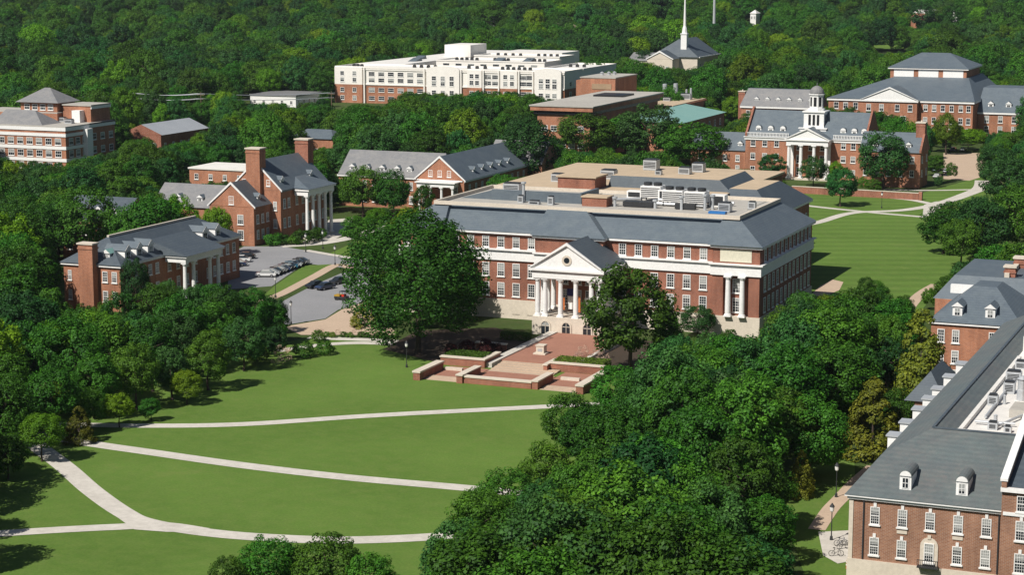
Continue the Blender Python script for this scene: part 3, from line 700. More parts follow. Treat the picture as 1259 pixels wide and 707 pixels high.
# ---- hall with cupola ------------------------------------------------------------------------
def cupola_hall():
    r = thing('administration_building', 'wide brick hall with white domed cupola and four tall columns facing the far lawn', 'hall', (-146.6, 590, 0))
    X0, X1, Y0, Y1, E = -167.0, -129.5, 590.0, 606.0, 12.3
    foot(X0 - 18, X1, Y0 - 4, Y1, 3); foot(-130, -111, 576, 590, 3)
    F = FB(Y0)
    MB().box(X0, X1, Y0, Y1, -1, E).build('wall', M['brick_orange'], r)
    MB().ring(X0, X1, Y0, Y1, E - 1.0, E, .3).box(X0 - .5, X1 + .5, Y0 - .6, Y0 - .31, E - .25, E).build('cornice', M['white'], r)
    MB().roof(X0, X1, Y0, Y1, E + .01, 7.6, 'x', 0, 0, .4, 0, 1).build('roof', [M['slate_grey'] if False else M['slate'], M['brick_orange']], r)
    b = MB()
    for x in (X0 - .02, X1 - .58):
        b.prism([(Y0 - .6, E + .02), (Y1 + .6, E + .02), (Y1 + .6, E + .9), (598.4, E + 8.5), (597.6, E + 8.5), (Y0 - .6, E + .9)], 0, x, x + .6)
    b.build('gable_parapet', M['brick'], r)
    bal = MB(F)
    for a, c in ((X0, -153.4), (-139.8, X1)):
        bal.box(a, c, .05, .25, E + 1.1, E + 1.25).box(a, c, .05, .25, E + .02, E + .2)
        n = int((c - a) / .45)
        for i in range(n): s = a + (c - a) * (i + .5) / n; bal.box(s - .09, s + .09, .08, .2, E + .203, E + 1.097)
    bal.build('balustrade', M['white'], r)
    for x in (-163.8, -160.2, -156.4, -136.6, -133, -130.9 + .2): pass
    for x in (-163.4, -159.6, -155.8, -137.2, -133.8, -130.8): dormer(r, F, x, -1.6, E + .9, 1.7, 1.6, 3.0, 'slate', True)
    win_row(r, F, [-164.6, -160.9, -157.2, -136.6, -133.6, -130.9 + .3], (9.3, 5.3, 1.2), w=1.5, h=2.0, nx=2, ny=2)
    win_row(r, F, [-150.2, -146.6, -143.0], (8.6, 1.0), w=1.5, h=2.4, nx=2, ny=3); win_row(r, F, [-150.2, -146.6, -143.0], (4.6,), w=1.6, h=2.6, nx=2, ny=3)
    P0, P1 = -153.0, -140.2; P = FB(586.0)
    MB(P).box(P0, P1, -3.99, .7, -1, .5).build('portico_base', M['stone'], r)
    for x in (P0 + .7, P0 + 4.4, P1 - 4.4, P1 - .7): column(r, P, x, 0, .5, 10.6, .55)
    for x in (P0 + .7, P1 - .7): MB(P).box(x - .5, x + .5, -3.99, -3.5, .5, 10.6).build('pilaster', M['white'], r)
    MB(P).box(P0, P1, -3.69, .7, 10.603, 11.9).box(P0 - .4, P1 + .4, -3.6, 1.1, 11.903, 12.3).build('portico_entablature', M['white'], r)
    pediment(MB(), P, P0 - .3, P1 + .3, 12.303, 3.4, -7, .7).build('pediment', [M['white'], M['slate']], r)
    # cupola in stages
    cx, cyy = -146.6, 596.0
    t = MB().box(cx - 4.1, cx + 4.1, cyy - 4.1, cyy + 4.1, 11, 15.0).box(cx - 4.4, cx + 4.4, cyy - 4.4, cyy + 4.4, 15.003, 15.3)
    t.box(cx - 3.1, cx + 3.1, cyy - 3.1, cyy + 3.1, 15.303, 19.9).box(cx - 3.5, cx + 3.5, cyy - 3.5, cyy + 3.5, 19.903, 20.3)
    t.lathe(cx, cyy, [(2.6, 20.303), (2.6, 21.0)], 8)
    t.lathe(cx, cyy, [(2.1, 21.003), (2.1, 25.0), (2.45, 25.1), (2.45, 25.4)], 8)
    tw = t.build('cupola', M['white'], r)
    def sub(nm, b, m):
        o = bpy.data.objects.new(nm, b.mesh(nm, M[m], tuple(r.location))); col.objects.link(o); o.parent = tw
    sub('dome', MB().lathe(cx, cyy, [(2.15, 25.403), (2.2, 25.8), (1.95, 26.6), (1.4, 27.3), (.6, 27.75), (.1, 27.8), (.1, 28.6), (.02, 28.7)], 16), 'slate_grey')
    bb = MB()
    for dx in (-1.3, 0, 1.3): bb.box(cx + dx - .38, cx + dx + .38, cyy - 3.15, cyy - 3.103, 16.0, 19.2); bb.box(cx + 3.103, cx + 3.15, cyy + dx - .38, cyy + dx + .38, 16.0, 19.2)
    sub('louvre', bb, 'dark')
    bb = MB()
    for k in range(8):
        a = math.pi / 8 * (2 * k); ca, sa = math.cos(a), math.sin(a); rr = 2.1 * math.cos(math.pi / 8) + .02
        P4 = [(cx + ca * rr - sa * u, cyy + sa * rr + ca * u, z) for u, z in ((-.45, 21.6), (.45, 21.6), (.45, 24.4), (-.45, 24.4))]
        P5 = [(x - ca * .012, y - sa * .012, z) for x, y, z in P4]
        bb.add(P4 + P5, [(0, 1, 2, 3), (7, 6, 5, 4), (0, 4, 5, 1), (1, 5, 6, 2), (2, 6, 7, 3), (3, 7, 4, 0)])
    sub('lantern_window', bb, 'dark')
    # low side wings
    MB().box(-185, -167.61, 592, 603, -1, 7.5).build('wing_wall', M['brick_orange'], r); MB().box(-128.89, -111, 577.5, 589, -1, 10.3).build('wing_wall', M['brick_orange'], r)
    MB().roof(-185, -167.61, 592, 603, 7.51, 5.2, 'x', 0, 0, .4).build('wing_roof', [M['slate'], M['brick']], r); MB().roof(-128.89, -111, 577.5, 589, 10.31, 5.4, 'x', 0, 0, .4).build('wing_roof', [M['slate'], M['brick']], r)
    chimney(r, -113.4, -110.8, 581.8, 584.6, 9, 18.6, 'brick', 1)
    MB().prism([(577, 10.32), (589.5, 10.32), (589.5, 11), (583.5, 16.6), (583, 16.6), (577, 11)], 0, -111.3, -110.7).build('gable_parapet', M['brick'], r)
    w = FB(577.5)
    for x in (-124.6, -119.8, -114.8): dormer(r, w, x, -1.2, 11, 1.5, 1.5, 2.6)
    win_row(r, w, [-127, -123.6, -120.2, -116.8, -113.4], (7.2, 3.2), w=1.3, h=2.0, nx=2, ny=2)
    win_row(r, FR(-111), [580, 586.5], (7.2, 3.2), w=1.2, h=2.0, nx=2, ny=2)
    for x in (-180, -174, -169.6): dormer(r, FB(592), x, -1.2, 8.2, 1.5, 1.4, 2.6)
    win_row(r, FB(592), [-182, -178, -174, -170], (4.2, 1.0), w=1.3, h=2.0, nx=2, ny=2)
cupola_hall()

# ---- big hall at far right ----------------------------------------------------------------------
def great_hall():
    r = thing('great_hall', 'largest far brick hall with raised clerestory roof and white pediment, behind the cupola hall', 'hall', (-150, 745, 0))
    X0, X1, Y0, Y1, E = -178.0, -124.0, 742.0, 806.0, 13.5
    foot(X0, X1, Y0, Y1, 3); foot(-124, -95, 748, 790, 3)
    F = FB(Y0)
    MB().box(X0, X1, Y0, Y1, -1, E).box(-164.5, -144, Y0 - 3, Y0, -1, E).build('wall', M['brick_orange'], r)
    MB().box(X0 - .5, -164.52, Y0 - .5, Y0 - .004, E - .8, E).box(-143.98, X1 + .5, Y0 - .5, Y0 - .004, E - .8, E).box(X1 + .004, X1 + .5, Y0, Y1, E - .8, E).box(-165, -143.5, Y0 - 3.5, Y0 - 3.004, E - .6, E).build('cornice', M['white'], r)
    MB().mansard(X0, X1, Y0, Y1, E + .01, 7.2, (20, 6, 24, 8), .7).build('roof', [M['slate'], M['slate']], r)
    pediment(MB(), FB(Y0 - 3), -165, -143.5, E + .02, 4.8, -14, .3).build('pediment', [M['white'], M['slate']], r)
    MB().box(-160, -131, 766.5, 796, 18, 24).build('clerestory_wall', M['brick_orange'], r)
    for a in (-158.6, -149.2, -139.8): MB(FB(766.5)).box(a, a + 7.6, .01, .15, 20.7, 23.4).build('clerestory_panel', M['white'], r)
    MB().ring(-160, -131, 766.5, 796, 23.6, 24.1, .8).build('clerestory_cornice', M['white'], r)
    MB().roof(-160, -131, 766.5, 796, 24.11, 5.2, 'x', 9, 9, 1.0).build('clerestory_roof', M['slate'], r)
    win_row(r, F, [-175, -171.4, -167.6], (9.6, 5, 1.2), w=1.8, h=2.5, nx=2, ny=2); win_row(r, F, [-141.4, -138.2, -135, -131.8, -128.4, -125.6], (9.6, 5, 1.2), w=1.6, h=2.4, nx=2, ny=2)
    win_row(r, FB(Y0 - 3), [-162, -157.2, -151.3, -146.5], (9.4, 1), w=1.7, h=2.6, nx=2, ny=2); win_row(r, FB(Y0 - 3), [-159.5, -154.2, -149], (4.8,), w=2.2, h=3.0, nx=2, ny=3)
    MB().box(-123.9, -96, 752, 784, -1, 9).build('wing_wall', M['brick_orange'], r)
    MB().box(-123.9, -95.5, 751.5, 751.996, 8.4, 9).build('wing_cornice', M['white'], r)
    MB().mansard(-123.9, -96, 752, 784, 9.01, 8.6, (.2, 6, 10, 6), .5).build('wing_roof', [M['slate'], M['slate']], r)
    for x in (-119.5, -113, -106): dormer(r, FB(752), x, -2.0, 10.2, 2.0, 1.9, 3.0)
    win_row(r, FB(752), [-120.5, -115.5, -110.5, -105, -100], (5.2, 1.4), w=1.7, h=2.6, nx=2, ny=2)
great_hall()
def long_wing():
    r = thing('brick_hall', 'long low brick hall with a row of white roof dormers, left of the cupola', 'hall', (-195, 735, 0))
    foot(-212, -180, 735, 752, 3)
    MB().box(-210, -180.5, 735, 750, -1, 10).build('wall', M['brick_orange'], r)
    MB().box(-210.4, -180.1, 734.5, 734.996, 9.4, 10).build('cornice', M['white'], r)
    MB().mansard(-210, -180.5, 735, 750, 10.01, 6.4, (1, 1, 6, 6), .5).build('roof', [M['slate_grey'], M['slate']], r)
    for i in range(6): dormer(r, FB(735), -204.5 + 4.2 * i, -1.8, 10.9, 1.7, 1.8, 3.0)
    win_row(r, FB(735), span(-209, -181.5, 8), (6.2, 2.2), w=1.5, h=2.3, nx=2, ny=2)
    chimney(r, -212.6, -210.1, 740, 743, 4, 15, 'brick', 1)
long_wing()

# ---- right foreground hall -----------------------------------------------------------------------
def corner_hall():
    r = thing('brick_hall', 'nearest brown brick hall with arched dormers and long slate roof at lower right', 'hall', (-38, 206, 0))
    X0, X1, Y0, Y1, E = -45.9, -29.7, 206.0, 300.0, 10.4
    foot(X0 - 2, 20, 196, 306, 4)
    F = FB(Y0)
    MB().box(X0, X1, Y0, Y1, 3.2, E).build('wall', M['brick_brown'], r)
    MB().box(X0 - .15, X1, Y0 - .15, Y1, -1, 3.2).build('stone_base', M['stone'], r)
    MB().box(X0 - .25, X1, Y0 - .3, Y0 - .004, E - .5, E).box(X0 - .3, X0 - .004, Y0, Y1, E - .5, E).box(X0 - .5, X1, Y0 - .55, Y0 - .303, E - .18, E).build('cornice', M['white'], r)
    MB().box(X0 - .06, X0 + .4, Y0 - .1, Y0 - .004, 3.2, E - .5).build('corner_trim', M['stone'], r)
    MB(F).box(-44.45, -44.3, .02, .15, 3.3, E - .5).box(X1 - .45, X1 - .3, .02, .15, 3.3, E - .5).build('downpipe', M['dark_metal'], r)
    xr = -39.9
    ro = MB()
    # steep lower slope, flatter upper slope, ridge, then the slope down to the flat roof
    ro.add([(X0 - .5, Y0 - .6, E + .01), (X1, Y0 - .6, E + .01), (X0 + 1.6, Y0 + 8.5, 13.0), (xr, 220.5, 15.0), (X1, 220.5, 15.0), (X0 - .5, Y1, E + .01), (X0 + 1.6, Y1, 13.0), (xr, Y1, 15.0), (xr + 2.1, 222.0, 14.0), (xr + 2.1, Y1, 14.0), (X1, 222.0, 14.0), (X1, Y1, E + .01), (X1, Y1, 14.0)],
           [(0, 1, 4, 3, 2), (0, 2, 6, 5), (2, 3, 7, 6), (3, 8, 9, 7), (3, 4, 10, 8), (0, 5, 11, 1), (5, 6, 7, 9, 12, 11), (1, 11, 12, 10, 4)], 0)
    ro.add([(xr + 2.1, 222.0, 14.0), (X1, 222.0, 14.0), (X1, Y1, 14.0), (xr + 2.1, Y1, 14.0)], [(0, 1, 2, 3)], 1)
    ro.build('roof', [M['slate_green'], M['white_roof']], r)
    MB().box(xr - .15, xr + .15, 220.4, Y1, 14.97, 15.13).box(xr, X1 - .02, 220.25, 220.55, 14.97, 15.13).build('ridge_cap', M['slate_dark'], r)
    xs = [-43.15, -40.2, -37.25, -34.3, -31.35]
    win_row(r, F, xs, (7.25,), w=1.02, h=1.95, nx=4, ny=6, sill=2)
    win_row(r, F, [xs[0], xs[1], xs[3], xs[4]], (3.85,), w=1.02, h=1.95, nx=4, ny=6, sill=2)
    win_row(r, F, [xs[0], xs[1], xs[3], xs[4]], (1.0,), w=1.3, h=1.3, nx=4, ny=2, sill=0)
    b = MB(F); x = xs[2]; n = 10                                            # arched stone surround of the middle window
    A = [(x - .95, 3.3), (x + .95, 3.3)] + [(x + .95 * math.cos(math.pi * i / n), 5.5 + .95 * math.sin(math.pi * i / n)) for i in range(n + 1)]
    b.prism(A, 1, .004, .12); b.box(x - .18, x + .18, .124, .2, 6.3, 6.75); b.build('arched_surround', M['stone'], r)
    window(r, F, x, 3.75, 1.05, 2.1, 4, 6, 1, 0, .12)
    bb = MB(F).box(x - 1.1, x + 1.1, .13, .95, 3.25, 3.4)
    for i in range(12): s = x - 1.05 + 2.1 * i / 11; bb.box(s - .025, s + .025, .87, .92, 3.403, 4.1)
    bb.box(x - 1.1, x + 1.1, .86, .94, 4.103, 4.17); bb.build('balcony', M['dark_metal'], r)
    for x in (-40.3, -34.3): dormer(r, F, x, -1.5, 11.0, 1.25, 1.55, 3.0, 'slate_green', True)
    for y in (225, 232, 239.5, 245.8, 252, 260, 269):
        MB().box(X0 + .15, X0 + 3, y - .95, y + .95, 11.0, 12.62).box(X0 - .05, X0 + 3, y - 1.1, y + 1.1, 12.623, 12.8, 1).build('side_dormer', [M['white'], M['metal']], r)
    # taller main block at right, with white-coped end gable
    MB().box(X1 + .004, 18, 204.6, 250, 3.0, 13.2).build('main_wall', M['brick_brown'], r)
    MB().box(X1 + .004, 18, 204.45, 250, -1, 3.0).build('main_base', M['stone'], r)
    MB().box(X1 - .1, 18, 204.2, 204.596, 12.75, 13.2).box(X1 + .2, 18, 204.45, 204.596, 10.2, 10.55).build('main_cornice', M['white'], r)
    MB().mansard(X1 + .6, 18, 205.2, 250, 13.21, 5.2, (0, .1, 22, 6), .55).build('main_roof', [M['slate_dark'], M['white_roof']], r)
    MB().prism([(204.2, 13.21), (230, 13.21), (230, 19.3), (226.6, 19.3), (204.2, 13.9)], 0, X1 - .02, X1 + .5).build('end_gable', M['brick_brown'], r)
    MB().add([(X1 - .15, 204.1, 13.92), (X1 + .62, 204.1, 13.92), (X1 - .15, 226.6, 19.33), (X1 + .62, 226.6, 19.33), (X1 - .15, 204.1, 14.2), (X1 + .62, 204.1, 14.2), (X1 - .15, 226.6, 19.6), (X1 + .62, 226.6, 19.6)],
             [(0, 1, 3, 2), (4, 6, 7, 5), (0, 4, 5, 1), (2, 3, 7, 6), (0, 2, 6, 4), (1, 5, 7, 3)]).build('coping', M['white'], r)
    win_row(r, FB(204.6), [-27.6, -24.6, -21.6, -18, -14.5], (7.6, 4.1), w=1.15, h=2.1, nx=4, ny=6, sill=2)
    win_row(r, FB(204.6), [-27.6, -24.6, -21.6, -18, -14.5], (10.7,), w=1.1, h=1.7, nx=4, ny=4)
    # roof plant
    MB().box(xr + 2.3, X1 - .05, 222.3, 222.9, 14.02, 14.6).box(xr + 2.3, xr + 2.8, 222.91, 268, 14.02, 14.5).build('roof_curb', M['white_roof'], r)
    MB().box(xr + 6.5, X1 - .2, 233, 237.5, 14.02, 15.0).build('roof_hatch', M['gravel'], r)
    for (x, y, rr, h) in ((-33.4, 243, .62, 2.6), (-35, 240, .2, 1.0), (-34.4, 229.5, .25, .9), (-31.2, 238, .3, 1.2), (-33.3, 250, .5, 1.5)):
        MB().lathe(x, y, [(rr, 14.02), (rr, 14.02 + h * .5), (rr * .86, 14.02 + h * .52), (rr * .86, 14.02 + h), (rr * 1.1, 14.05 + h), (rr * .4, 14.02 + h * 1.15)], 12).build('vent_stack', M['metal'], r)
    MB().box(-32.0, -30.2, 239.5, 242.5, 14.02, 17.2).build('stair_head', M['brick_brown'], r)
    MB().box(-32.2, -30.0, 239.3, 242.7, 17.203, 17.4).build('stair_head_roof', M['stone'], r)
    for (p0, p1) in (((-36.5, 228, 14.4), (-32, 228.4, 14.4)), ((-35.8, 231, 14.3), (-35.8, 256, 14.3)), ((-34, 226, 14.3), (-31, 236, 14.5))):
        MB().tube(p0, p1, .16, 8).build('pipe', M['metal'], r)
    units(r, [(-34.2, 226.4, 14.02, 1.3, 1.1, 1.0), (-32.4, 225.6, 14.02, 1.0, .9, .8), (-36.2, 239, 14.02, 1.4, 1.3, 1.5), (-35.4, 246.5, 14.02, 1.6, 1.5, 1.7), (-36, 254, 14.02, 2.2, 1.6, 1.5), (-33.4, 257, 14.02, 2.0, 1.8, 1.9), (-36.3, 262, 14.02, 1.6, 1.5, 1.2)])
    units(r, [(-31.8, 246, 14.02, 2.0, 1.6, 1.3), (-33, 262, 14.02, 3.0, 2.4, 1.8)])
    MB().box(-37.5, X1, 272, 283, 14.02, 16.4).build('penthouse', M['white_roof'], r)
    bb = MB(F)
    for s_ in (xs[1], xs[3]): bb.box(s_ - .55, s_ + .55, .004, .1, 6.55, 6.9)
    bb.build('stone_panel', M['stone'], r)
    # low annex with a dark roof, behind
    MB().box(-50, X0 - .3, 262, 276, -1, 8.5).build('annex_wall', M['brick_brown'], r)
    MB().roof(-51, X0 - .2, 262, 276, 8.51, 3.6, 'y', 3, 3, .4).build('annex_roof', M['slate_dark'], r)
corner_hall()

# ---- second right hall ----------------------------------------------------------------------------
def side_hall():
    r = thing('brick_hall', 'orange brick hall with two white dormers at the right edge, above the nearest hall', 'hall', (-50, 311, 0))
    X0, X1, Y0, Y1, E = -57.2, -43.4, 311.0, 330.0, 10.5
    foot(X0 - 3, -20, 305, 362, 3)
    F, G = FB(Y0), FR(X1)
    MB().box(X0, X1, Y0, Y1, -1, E).box(-60.2, -40, Y1, 356, -1, 10.8).build('wall', M['brick_orange'], r)
    MB().ring(X0, X1, Y0, Y1, E - .4, E, .35).build('cornice', M['white'], r)
    f = MB().mansard(X0, X1, Y0, Y1, E + .01, 4.5, (5, 5.2, 9, 4), .5)
    f.mansard(-60.2, -40, Y1 + .62, 356, 10.81, 3.6, (2.5, 3, 3, 3), .4)
    f.build('roof', [M['slate'], M['slate']], r)
    MB().box(-57.0, -53.0, 326, 327, 12.6, 14.0).build('roof_hatch', M['white'], r)
    for x in (-53.4, -48.3): dormer(r, F, x, -1.3, 11.2, 1.5, 1.6, 3.0)
    win_row(r, F, [-55.6, -53.3, -47.6, -45.2], (7.2, 3.9, .8), w=1.15, h=2.1, nx=3, ny=4)
    win_row(r, G, span(312, 329, 5), (7.2, 3.9), w=1.15, h=2.1, nx=3, ny=4)
    MB().box(-49.6, -48.8, 334, 353, 14.4, 15.2).build('ridge_parapet', M['stone'], r)
    chimney(r, -49.7, -47.9, 334.5, 336.4, 13, 16.0, 'brick', 0); chimney(r, -49.7, -47.9, 345, 347, 13, 16.0, 'brick', 0)
side_hall()

# ---- half-hidden house at left -----------------------------------------------------------------
def house(name, label, x0, x1, y0, y1, e, h, axis='x', wall='brick_orange', roof='slate', hip=(0, 0), gab=None, wins=True, dors=0, m=2.5, z=0, cat='house', group=None, rows=(1.2,)):
    r = thing(name, label, cat, ((x0 + x1) / 2, (y0 + y1) / 2, z), group)
    foot(x0, x1, y0, y1, m)
    MB().box(x0, x1, y0, y1, z - 2, z + e).build('wall', M[wall], r)
    if h > 1: MB().roof(x0, x1, y0, y1, z + e + .01, h, axis, hip[0], hip[1], .5).build('roof', [M[roof], M[wall]], r)
    else:
        MB().box(x0 - .3, x1 + .3, y0 - .3, y1 + .3, z + e + .003, z + e + h).build('roof', M[roof], r)
    F = FB(y0)
    if wins:
        n = max(2, int((x1 - x0) / 4)); win_row(r, F, span(x0, x1, n), [z + q for q in rows], w=1.3, h=1.7, nx=2, ny=2)
        n = max(2, int((y1 - y0) / 4.5)); win_row(r, FR(x1), span(y0, y1, n), [z + q for q in rows], w=1.3, h=1.7, nx=2, ny=2)
    return r
r_ = house('brick_house', 'dark roofed brick house with white dormers half hidden in the trees at left', -263, -247, 371, 383, 9, 4.6, 'x', hip=(0, 0), roof='slate_dark', rows=(5.5, 2))
for x_ in (-259, -254, -250): dormer(r_, FB(371), x_, -1.2, 9.7, 1.5, 1.5, 2.6)
for y_ in (374, 379.5): window(r_, FR(-247), y_, 9.4, 1, 1.3, 2, 2)
house('brick_house', 'dark brick house with a blue grey roof cut off by the left picture edge', -276, -254.5, 337, 350, 10, 3.6, 'x', wall='brick', roof='slate_dark', hip=(0, 3), rows=(6, 2))
house('brick_building', 'low brick building with a flat white roof behind the twin gabled hall', -308, -289, 498, 513, 5.6, .45, roof='white_roof', rows=(2.6,), cat='building')
house('shed_building', 'long low building with a plain metallic blue grey gable roof in the left woods', -387, -371.5, 583, 614, 6, 3.4, 'y', wall='brick', roof='metal', rows=(1.5,), cat='building')
house('shed_building', 'blue roofed low building glimpsed behind the second tall chimney', -326, -309, 590, 603, 6.2, 2.6, 'x', roof='slate', hip=(4, 4), cat='building')
house('flat_building', 'pale flat roofed building with a dark end far back at left of the apartment block', -447, -424, 775, 800, 5, .6, wall='white', roof='slate_grey', rows=(1.5,), cat='building')
for i_, (px, py, e_, w_, rf, wl, lb) in enumerate([(690, 33, 6, 14, 'tan', 'brick_orange', 'small orange brick house with a tan roof in the woods above the apartment block'),
        (1131, 21, 6, 12, 'brick', 'brick_orange', 'small orange brick house at the upper right edge of the woods'),
        (1150, 13, 5, 30, 'white_roof', 'white', 'long pale building in the woods at upper right'),
        (926, 16, 6, 4, 'white_roof', 'white', 'narrow pale tower block rising from the woods left of upper right'),
        (603, 19, 4, 7, 'slate', 'white', 'pale blue house glimpsed in the woods high above the apartment block')]):
    z_ = 25.0
    for _ in range(12): a_, b_ = at(px, py, z_); z_ = .5 * z_ + .5 * (hill(a_, b_) + 12)
    house('far_house', lb, a_ - w_ / 2, a_ + w_ / 2, b_, b_ + 10, e_ + 6, 2.5 if e_ < 9 else .6, 'x', wl, rf, hip=(2, 2) if e_ < 9 else (0, 0), z=hill(a_, b_) , rows=(e_ + 2.5,), m=5)

# ---- modern block at left ------------------------------------------------------------------------
def terrace_block():
    r = thing('residential_block', 'large stepped brick and white block with a pyramid roofed pavilion at the far left', 'building', (-378, 530, 0))
    X0, X1, Y0, Y1 = -412.0, -364.0, 517.0, 545.0
    foot(X0, X1, Y0, Y1, 3)
    F, G = FB(Y0), FR(X1)
    MB().box(X0, X1, Y0, 530, -1, 14).box(-382, X1 - .6, 530, Y1, -1, 14.02).box(-376.5, -366, 534, Y1 - .3, 14.02, 19.5).box(-408, -377, 531.5, Y1, -1, 17).build('wall', M['brick_orange'], r)
    w = MB()
    for z in (3.4, 7.2, 11.2, 13.0): w.box(X0, X1 + .25, Y0 - .25, Y0 - .004, z, z + (1.0 if z < 13 else 1.1)).box(X1 + .004, X1 + .25, Y0, 530, z, z + (1.0 if z < 13 else 1.1))
    w.box(X1 - .596, X1 - .3, 530.3, Y1, 13, 14.4).box(-366, -365.7, 534, Y1, 18.6, 19.9)
    w.build('white_band', M['white'], r)
    MB().box(X0, X1 + .2, Y0 - .2, 530, 14.11, 14.4).box(-382, X1 - .3, 530.01, Y1, 14.025, 14.42).box(-376.8, -365.6, 533.7, Y1, 19.51, 19.9).box(-408, -377, 531.5, Y1, 17.003, 17.3).build('flat_roof', M['gravel'], r)
    MB().roof(-393, -374, 519, 529, 14.41, 4.2, 'x', 2, 6, .2).build('mansard_roof', M['slate_grey'], r)
    MB().box(-392, -378, 533, 543, 17.3, 20.3).build('pavilion_wall', M['brick_orange'], r)
    MB().roof(-392, -378, 533, 543, 20.31, 4.4, 'x', 6.0, 6.0, 1.2).build('pavilion_roof', M['slate_grey'], r)
    win_row(r, FB(533), span(-391, -379, 4), (17.9,), w=2.0, h=1.9, nx=3, ny=2)
    win_row(r, F, span(-411, -365, 13), (8.6, 4.8, 1.0), w=2.3, h=2.1, nx=3, ny=2)
    win_row(r, G, span(518, 529, 3), (8.6, 4.8), w=2.2, h=2.1, nx=3, ny=2)
    win_row(r, FR(X1 - .6), span(531, Y1, 3), (9.0, 4.8), w=2.2, h=2.1, nx=3, ny=2)
    MB().box(-371.5, -368.5, 531.5, 534, 14.43, 18.2).build('stair_tower', M['white'], r)
    MB().box(X1 + .01, X1 + 1.6, 526.5, 529.5, -1, 13).build('stair_bay', M['white'], r)
    units(r, [(-402, 530, 14.4, 4, 3, 2), (-370, 528, 14.4, 3, 2, 1.6), (-376, 533, 14.43, 2.4, 2, 1.6)])
terrace_block()

# ---- white apartment complex ----------------------------------------------------------------------
def apartments():
    r = thing('apartment_block', 'very long white and orange brick apartment block with flat white roofs', 'apartments', (-368, 820, 0))
    X0, X1, Y0 = -424.0, -312.0, 813.0
    foot(X0, -326, Y0, 980, 3); foot(-331, X1, Y0, 880, 3)
    F, G = FB(Y0), FR(X1)
    MB().box(X0, X1, Y0, 835, -1, 8.6).box(-331, X1, 835, 880, -1, 8.6).build('wall', M['brick_orange'], r)
    MB().box(X0, X1, Y0, 835, 8.603, 15.6).box(-331, X1, 835, 880, 8.603, 15.6).box(X0, -400, 835, 975, -1, 16.4).box(-395, -340, 860, 882, -1, 16.9).box(-395, -350, 905, 925, -1, 17.0).box(-400, -366, 950, 975, -1, 17).build('upper_wall', M['apartment_white'], r)
    MB().box(X0, X1, Y0 + .01, 835, 15.603, 15.8).box(-331, X1, 835.01, 880, 15.603, 15.8).box(X0, -400, 835.01, 975, 16.403, 16.6).box(-395, -340, 860, 882, 16.903, 17.1).box(-395, -350, 905, 925, 17.003, 17.2).box(-400, -366, 950, 975, 17.003, 17.2).build('flat_roof', M['white_roof'], r)
    p = MB().parapet(X0 - .2, X1 + .2, Y0 - .2, 835.2, 15.803, 16.6, .5).parapet(-395.2, -339.8, 859.8, 882.2, 17.103, 17.7, .5).parapet(-395.2, -349.8, 904.8, 925.2, 17.203, 17.8, .5).parapet(-331.3, X1 + .2, 835.7, 880, 15.803, 16.6, .5)
    for z in (8.3, 15.0): p.box(X0, X1, Y0 - .35, Y0 - .004, z, z + .6)
    p.build('parapet', M['apartment_white'], r)
    # projecting bays: white ones with arched tops, brick ones
    for (a, b) in ((-377.5, -361.5), (-325.5, -313)):
        q = MB(F).box(a, b, .004, 1.6, -1, 15.8); n = 10
        q.prism([(a, 15.804), (b, 15.804)] + [((a + b) / 2 + (b - a) / 2 * math.cos(math.pi * i / n), 15.804 + .15 + 1.7 * math.sin(math.pi * i / n)) for i in range(n + 1)], 1, .0, 1.6)
        q.build('arched_bay', M['apartment_white'], r)
        win_row(r, FB(Y0 - 1.6), span(a + 1.5, b - 1.5, 3), (1.2, 4.9, 8.9, 11.2), w=2.2, h=2.0, nx=2, ny=2)
    for (a, b) in ((X0, X0 + 14), (-358, -351), (-342, -334)):
        MB(F).box(a, b, .004, .9, -1, 8.4).build('brick_bay', M['brick_orange'], r)
        MB(F).box(a, b, .004, .9, 8.403, 16.2).build('white_bay', M['apartment_white'], r)
        win_row(r, FB(Y0 - .9), span(a + .8, b - .8, max(2, int((b - a) / 5))), (1.4, 5.0, 9.6, 12.5), w=2.0, h=2.0, nx=2, ny=2)
    for x in (-409, -379, -361, -350.2, -342.8, -333.2, -326.6): MB(F).box(x - .3, x + .3, .004, 1.0, -1, 16.2).build('pilaster', M['apartment_white'], r)
    cells = [x for x in span(-408, -379, 6)] + [-356 + 1.8 * 0 + 5.8 + .3] + span(-350, -343, 2) + span(-333, -327, 2)
    win_row(r, F, cells, (1.4, 5.2, 9.6, 12.4), w=3.0, h=1.9, nx=4, ny=2)
    win_row(r, G, span(815, 878, 6), (5.2, 9.6), w=2.6, h=2.0, nx=3, ny=2)
    win_row(r, FB(860), span(-393, -342, 8), (15.0,), w=3.2, h=1.2, nx=4, ny=1, sill=0)
    MB().box(-411, -397, 905, 925, 16.6, 22.5).build('penthouse', M['apartment_white'], r)
    # skewed skylights and rows of condensers
    for (x, y, z) in ((-413, 880, 16.6), (-407, 862, 16.6), (-366, 868, 17.1), (-352, 870, 17.1)):
        MB().prism([(y - 4, z + .003), (y + 4, z + .003), (y + 3, z + 1.6)], 0, x - 2, x + 2).build('skylight', M['slate'], r)
    for (x0, x1, y, z, n) in ((-420, -414, 822, 15.8, 3), (-392, -378, 826, 15.8, 4), (-366, -354, 828, 15.8, 3), (-348, -332, 826, 15.8, 6), (-328, -318, 858, 15.8, 3), (-390, -377, 870, 17.1, 5), (-371, -362, 872, 17.1, 4), (-353, -343, 871, 17.1, 4), (-388, -372, 914, 17.2, 4), (-366, -353, 914, 17.2, 4)):
        for i in range(n):
            x = x0 + (x1 - x0) * (i + .5) / n
            MB().box(x - .65, x + .65, y - .6, y + .6, z, z + 1.2).lathe(x, y, [(.5, z + 1.203), (.5, z + 1.35)], 8).build('condenser', M['dark_metal'], r)
apartments()

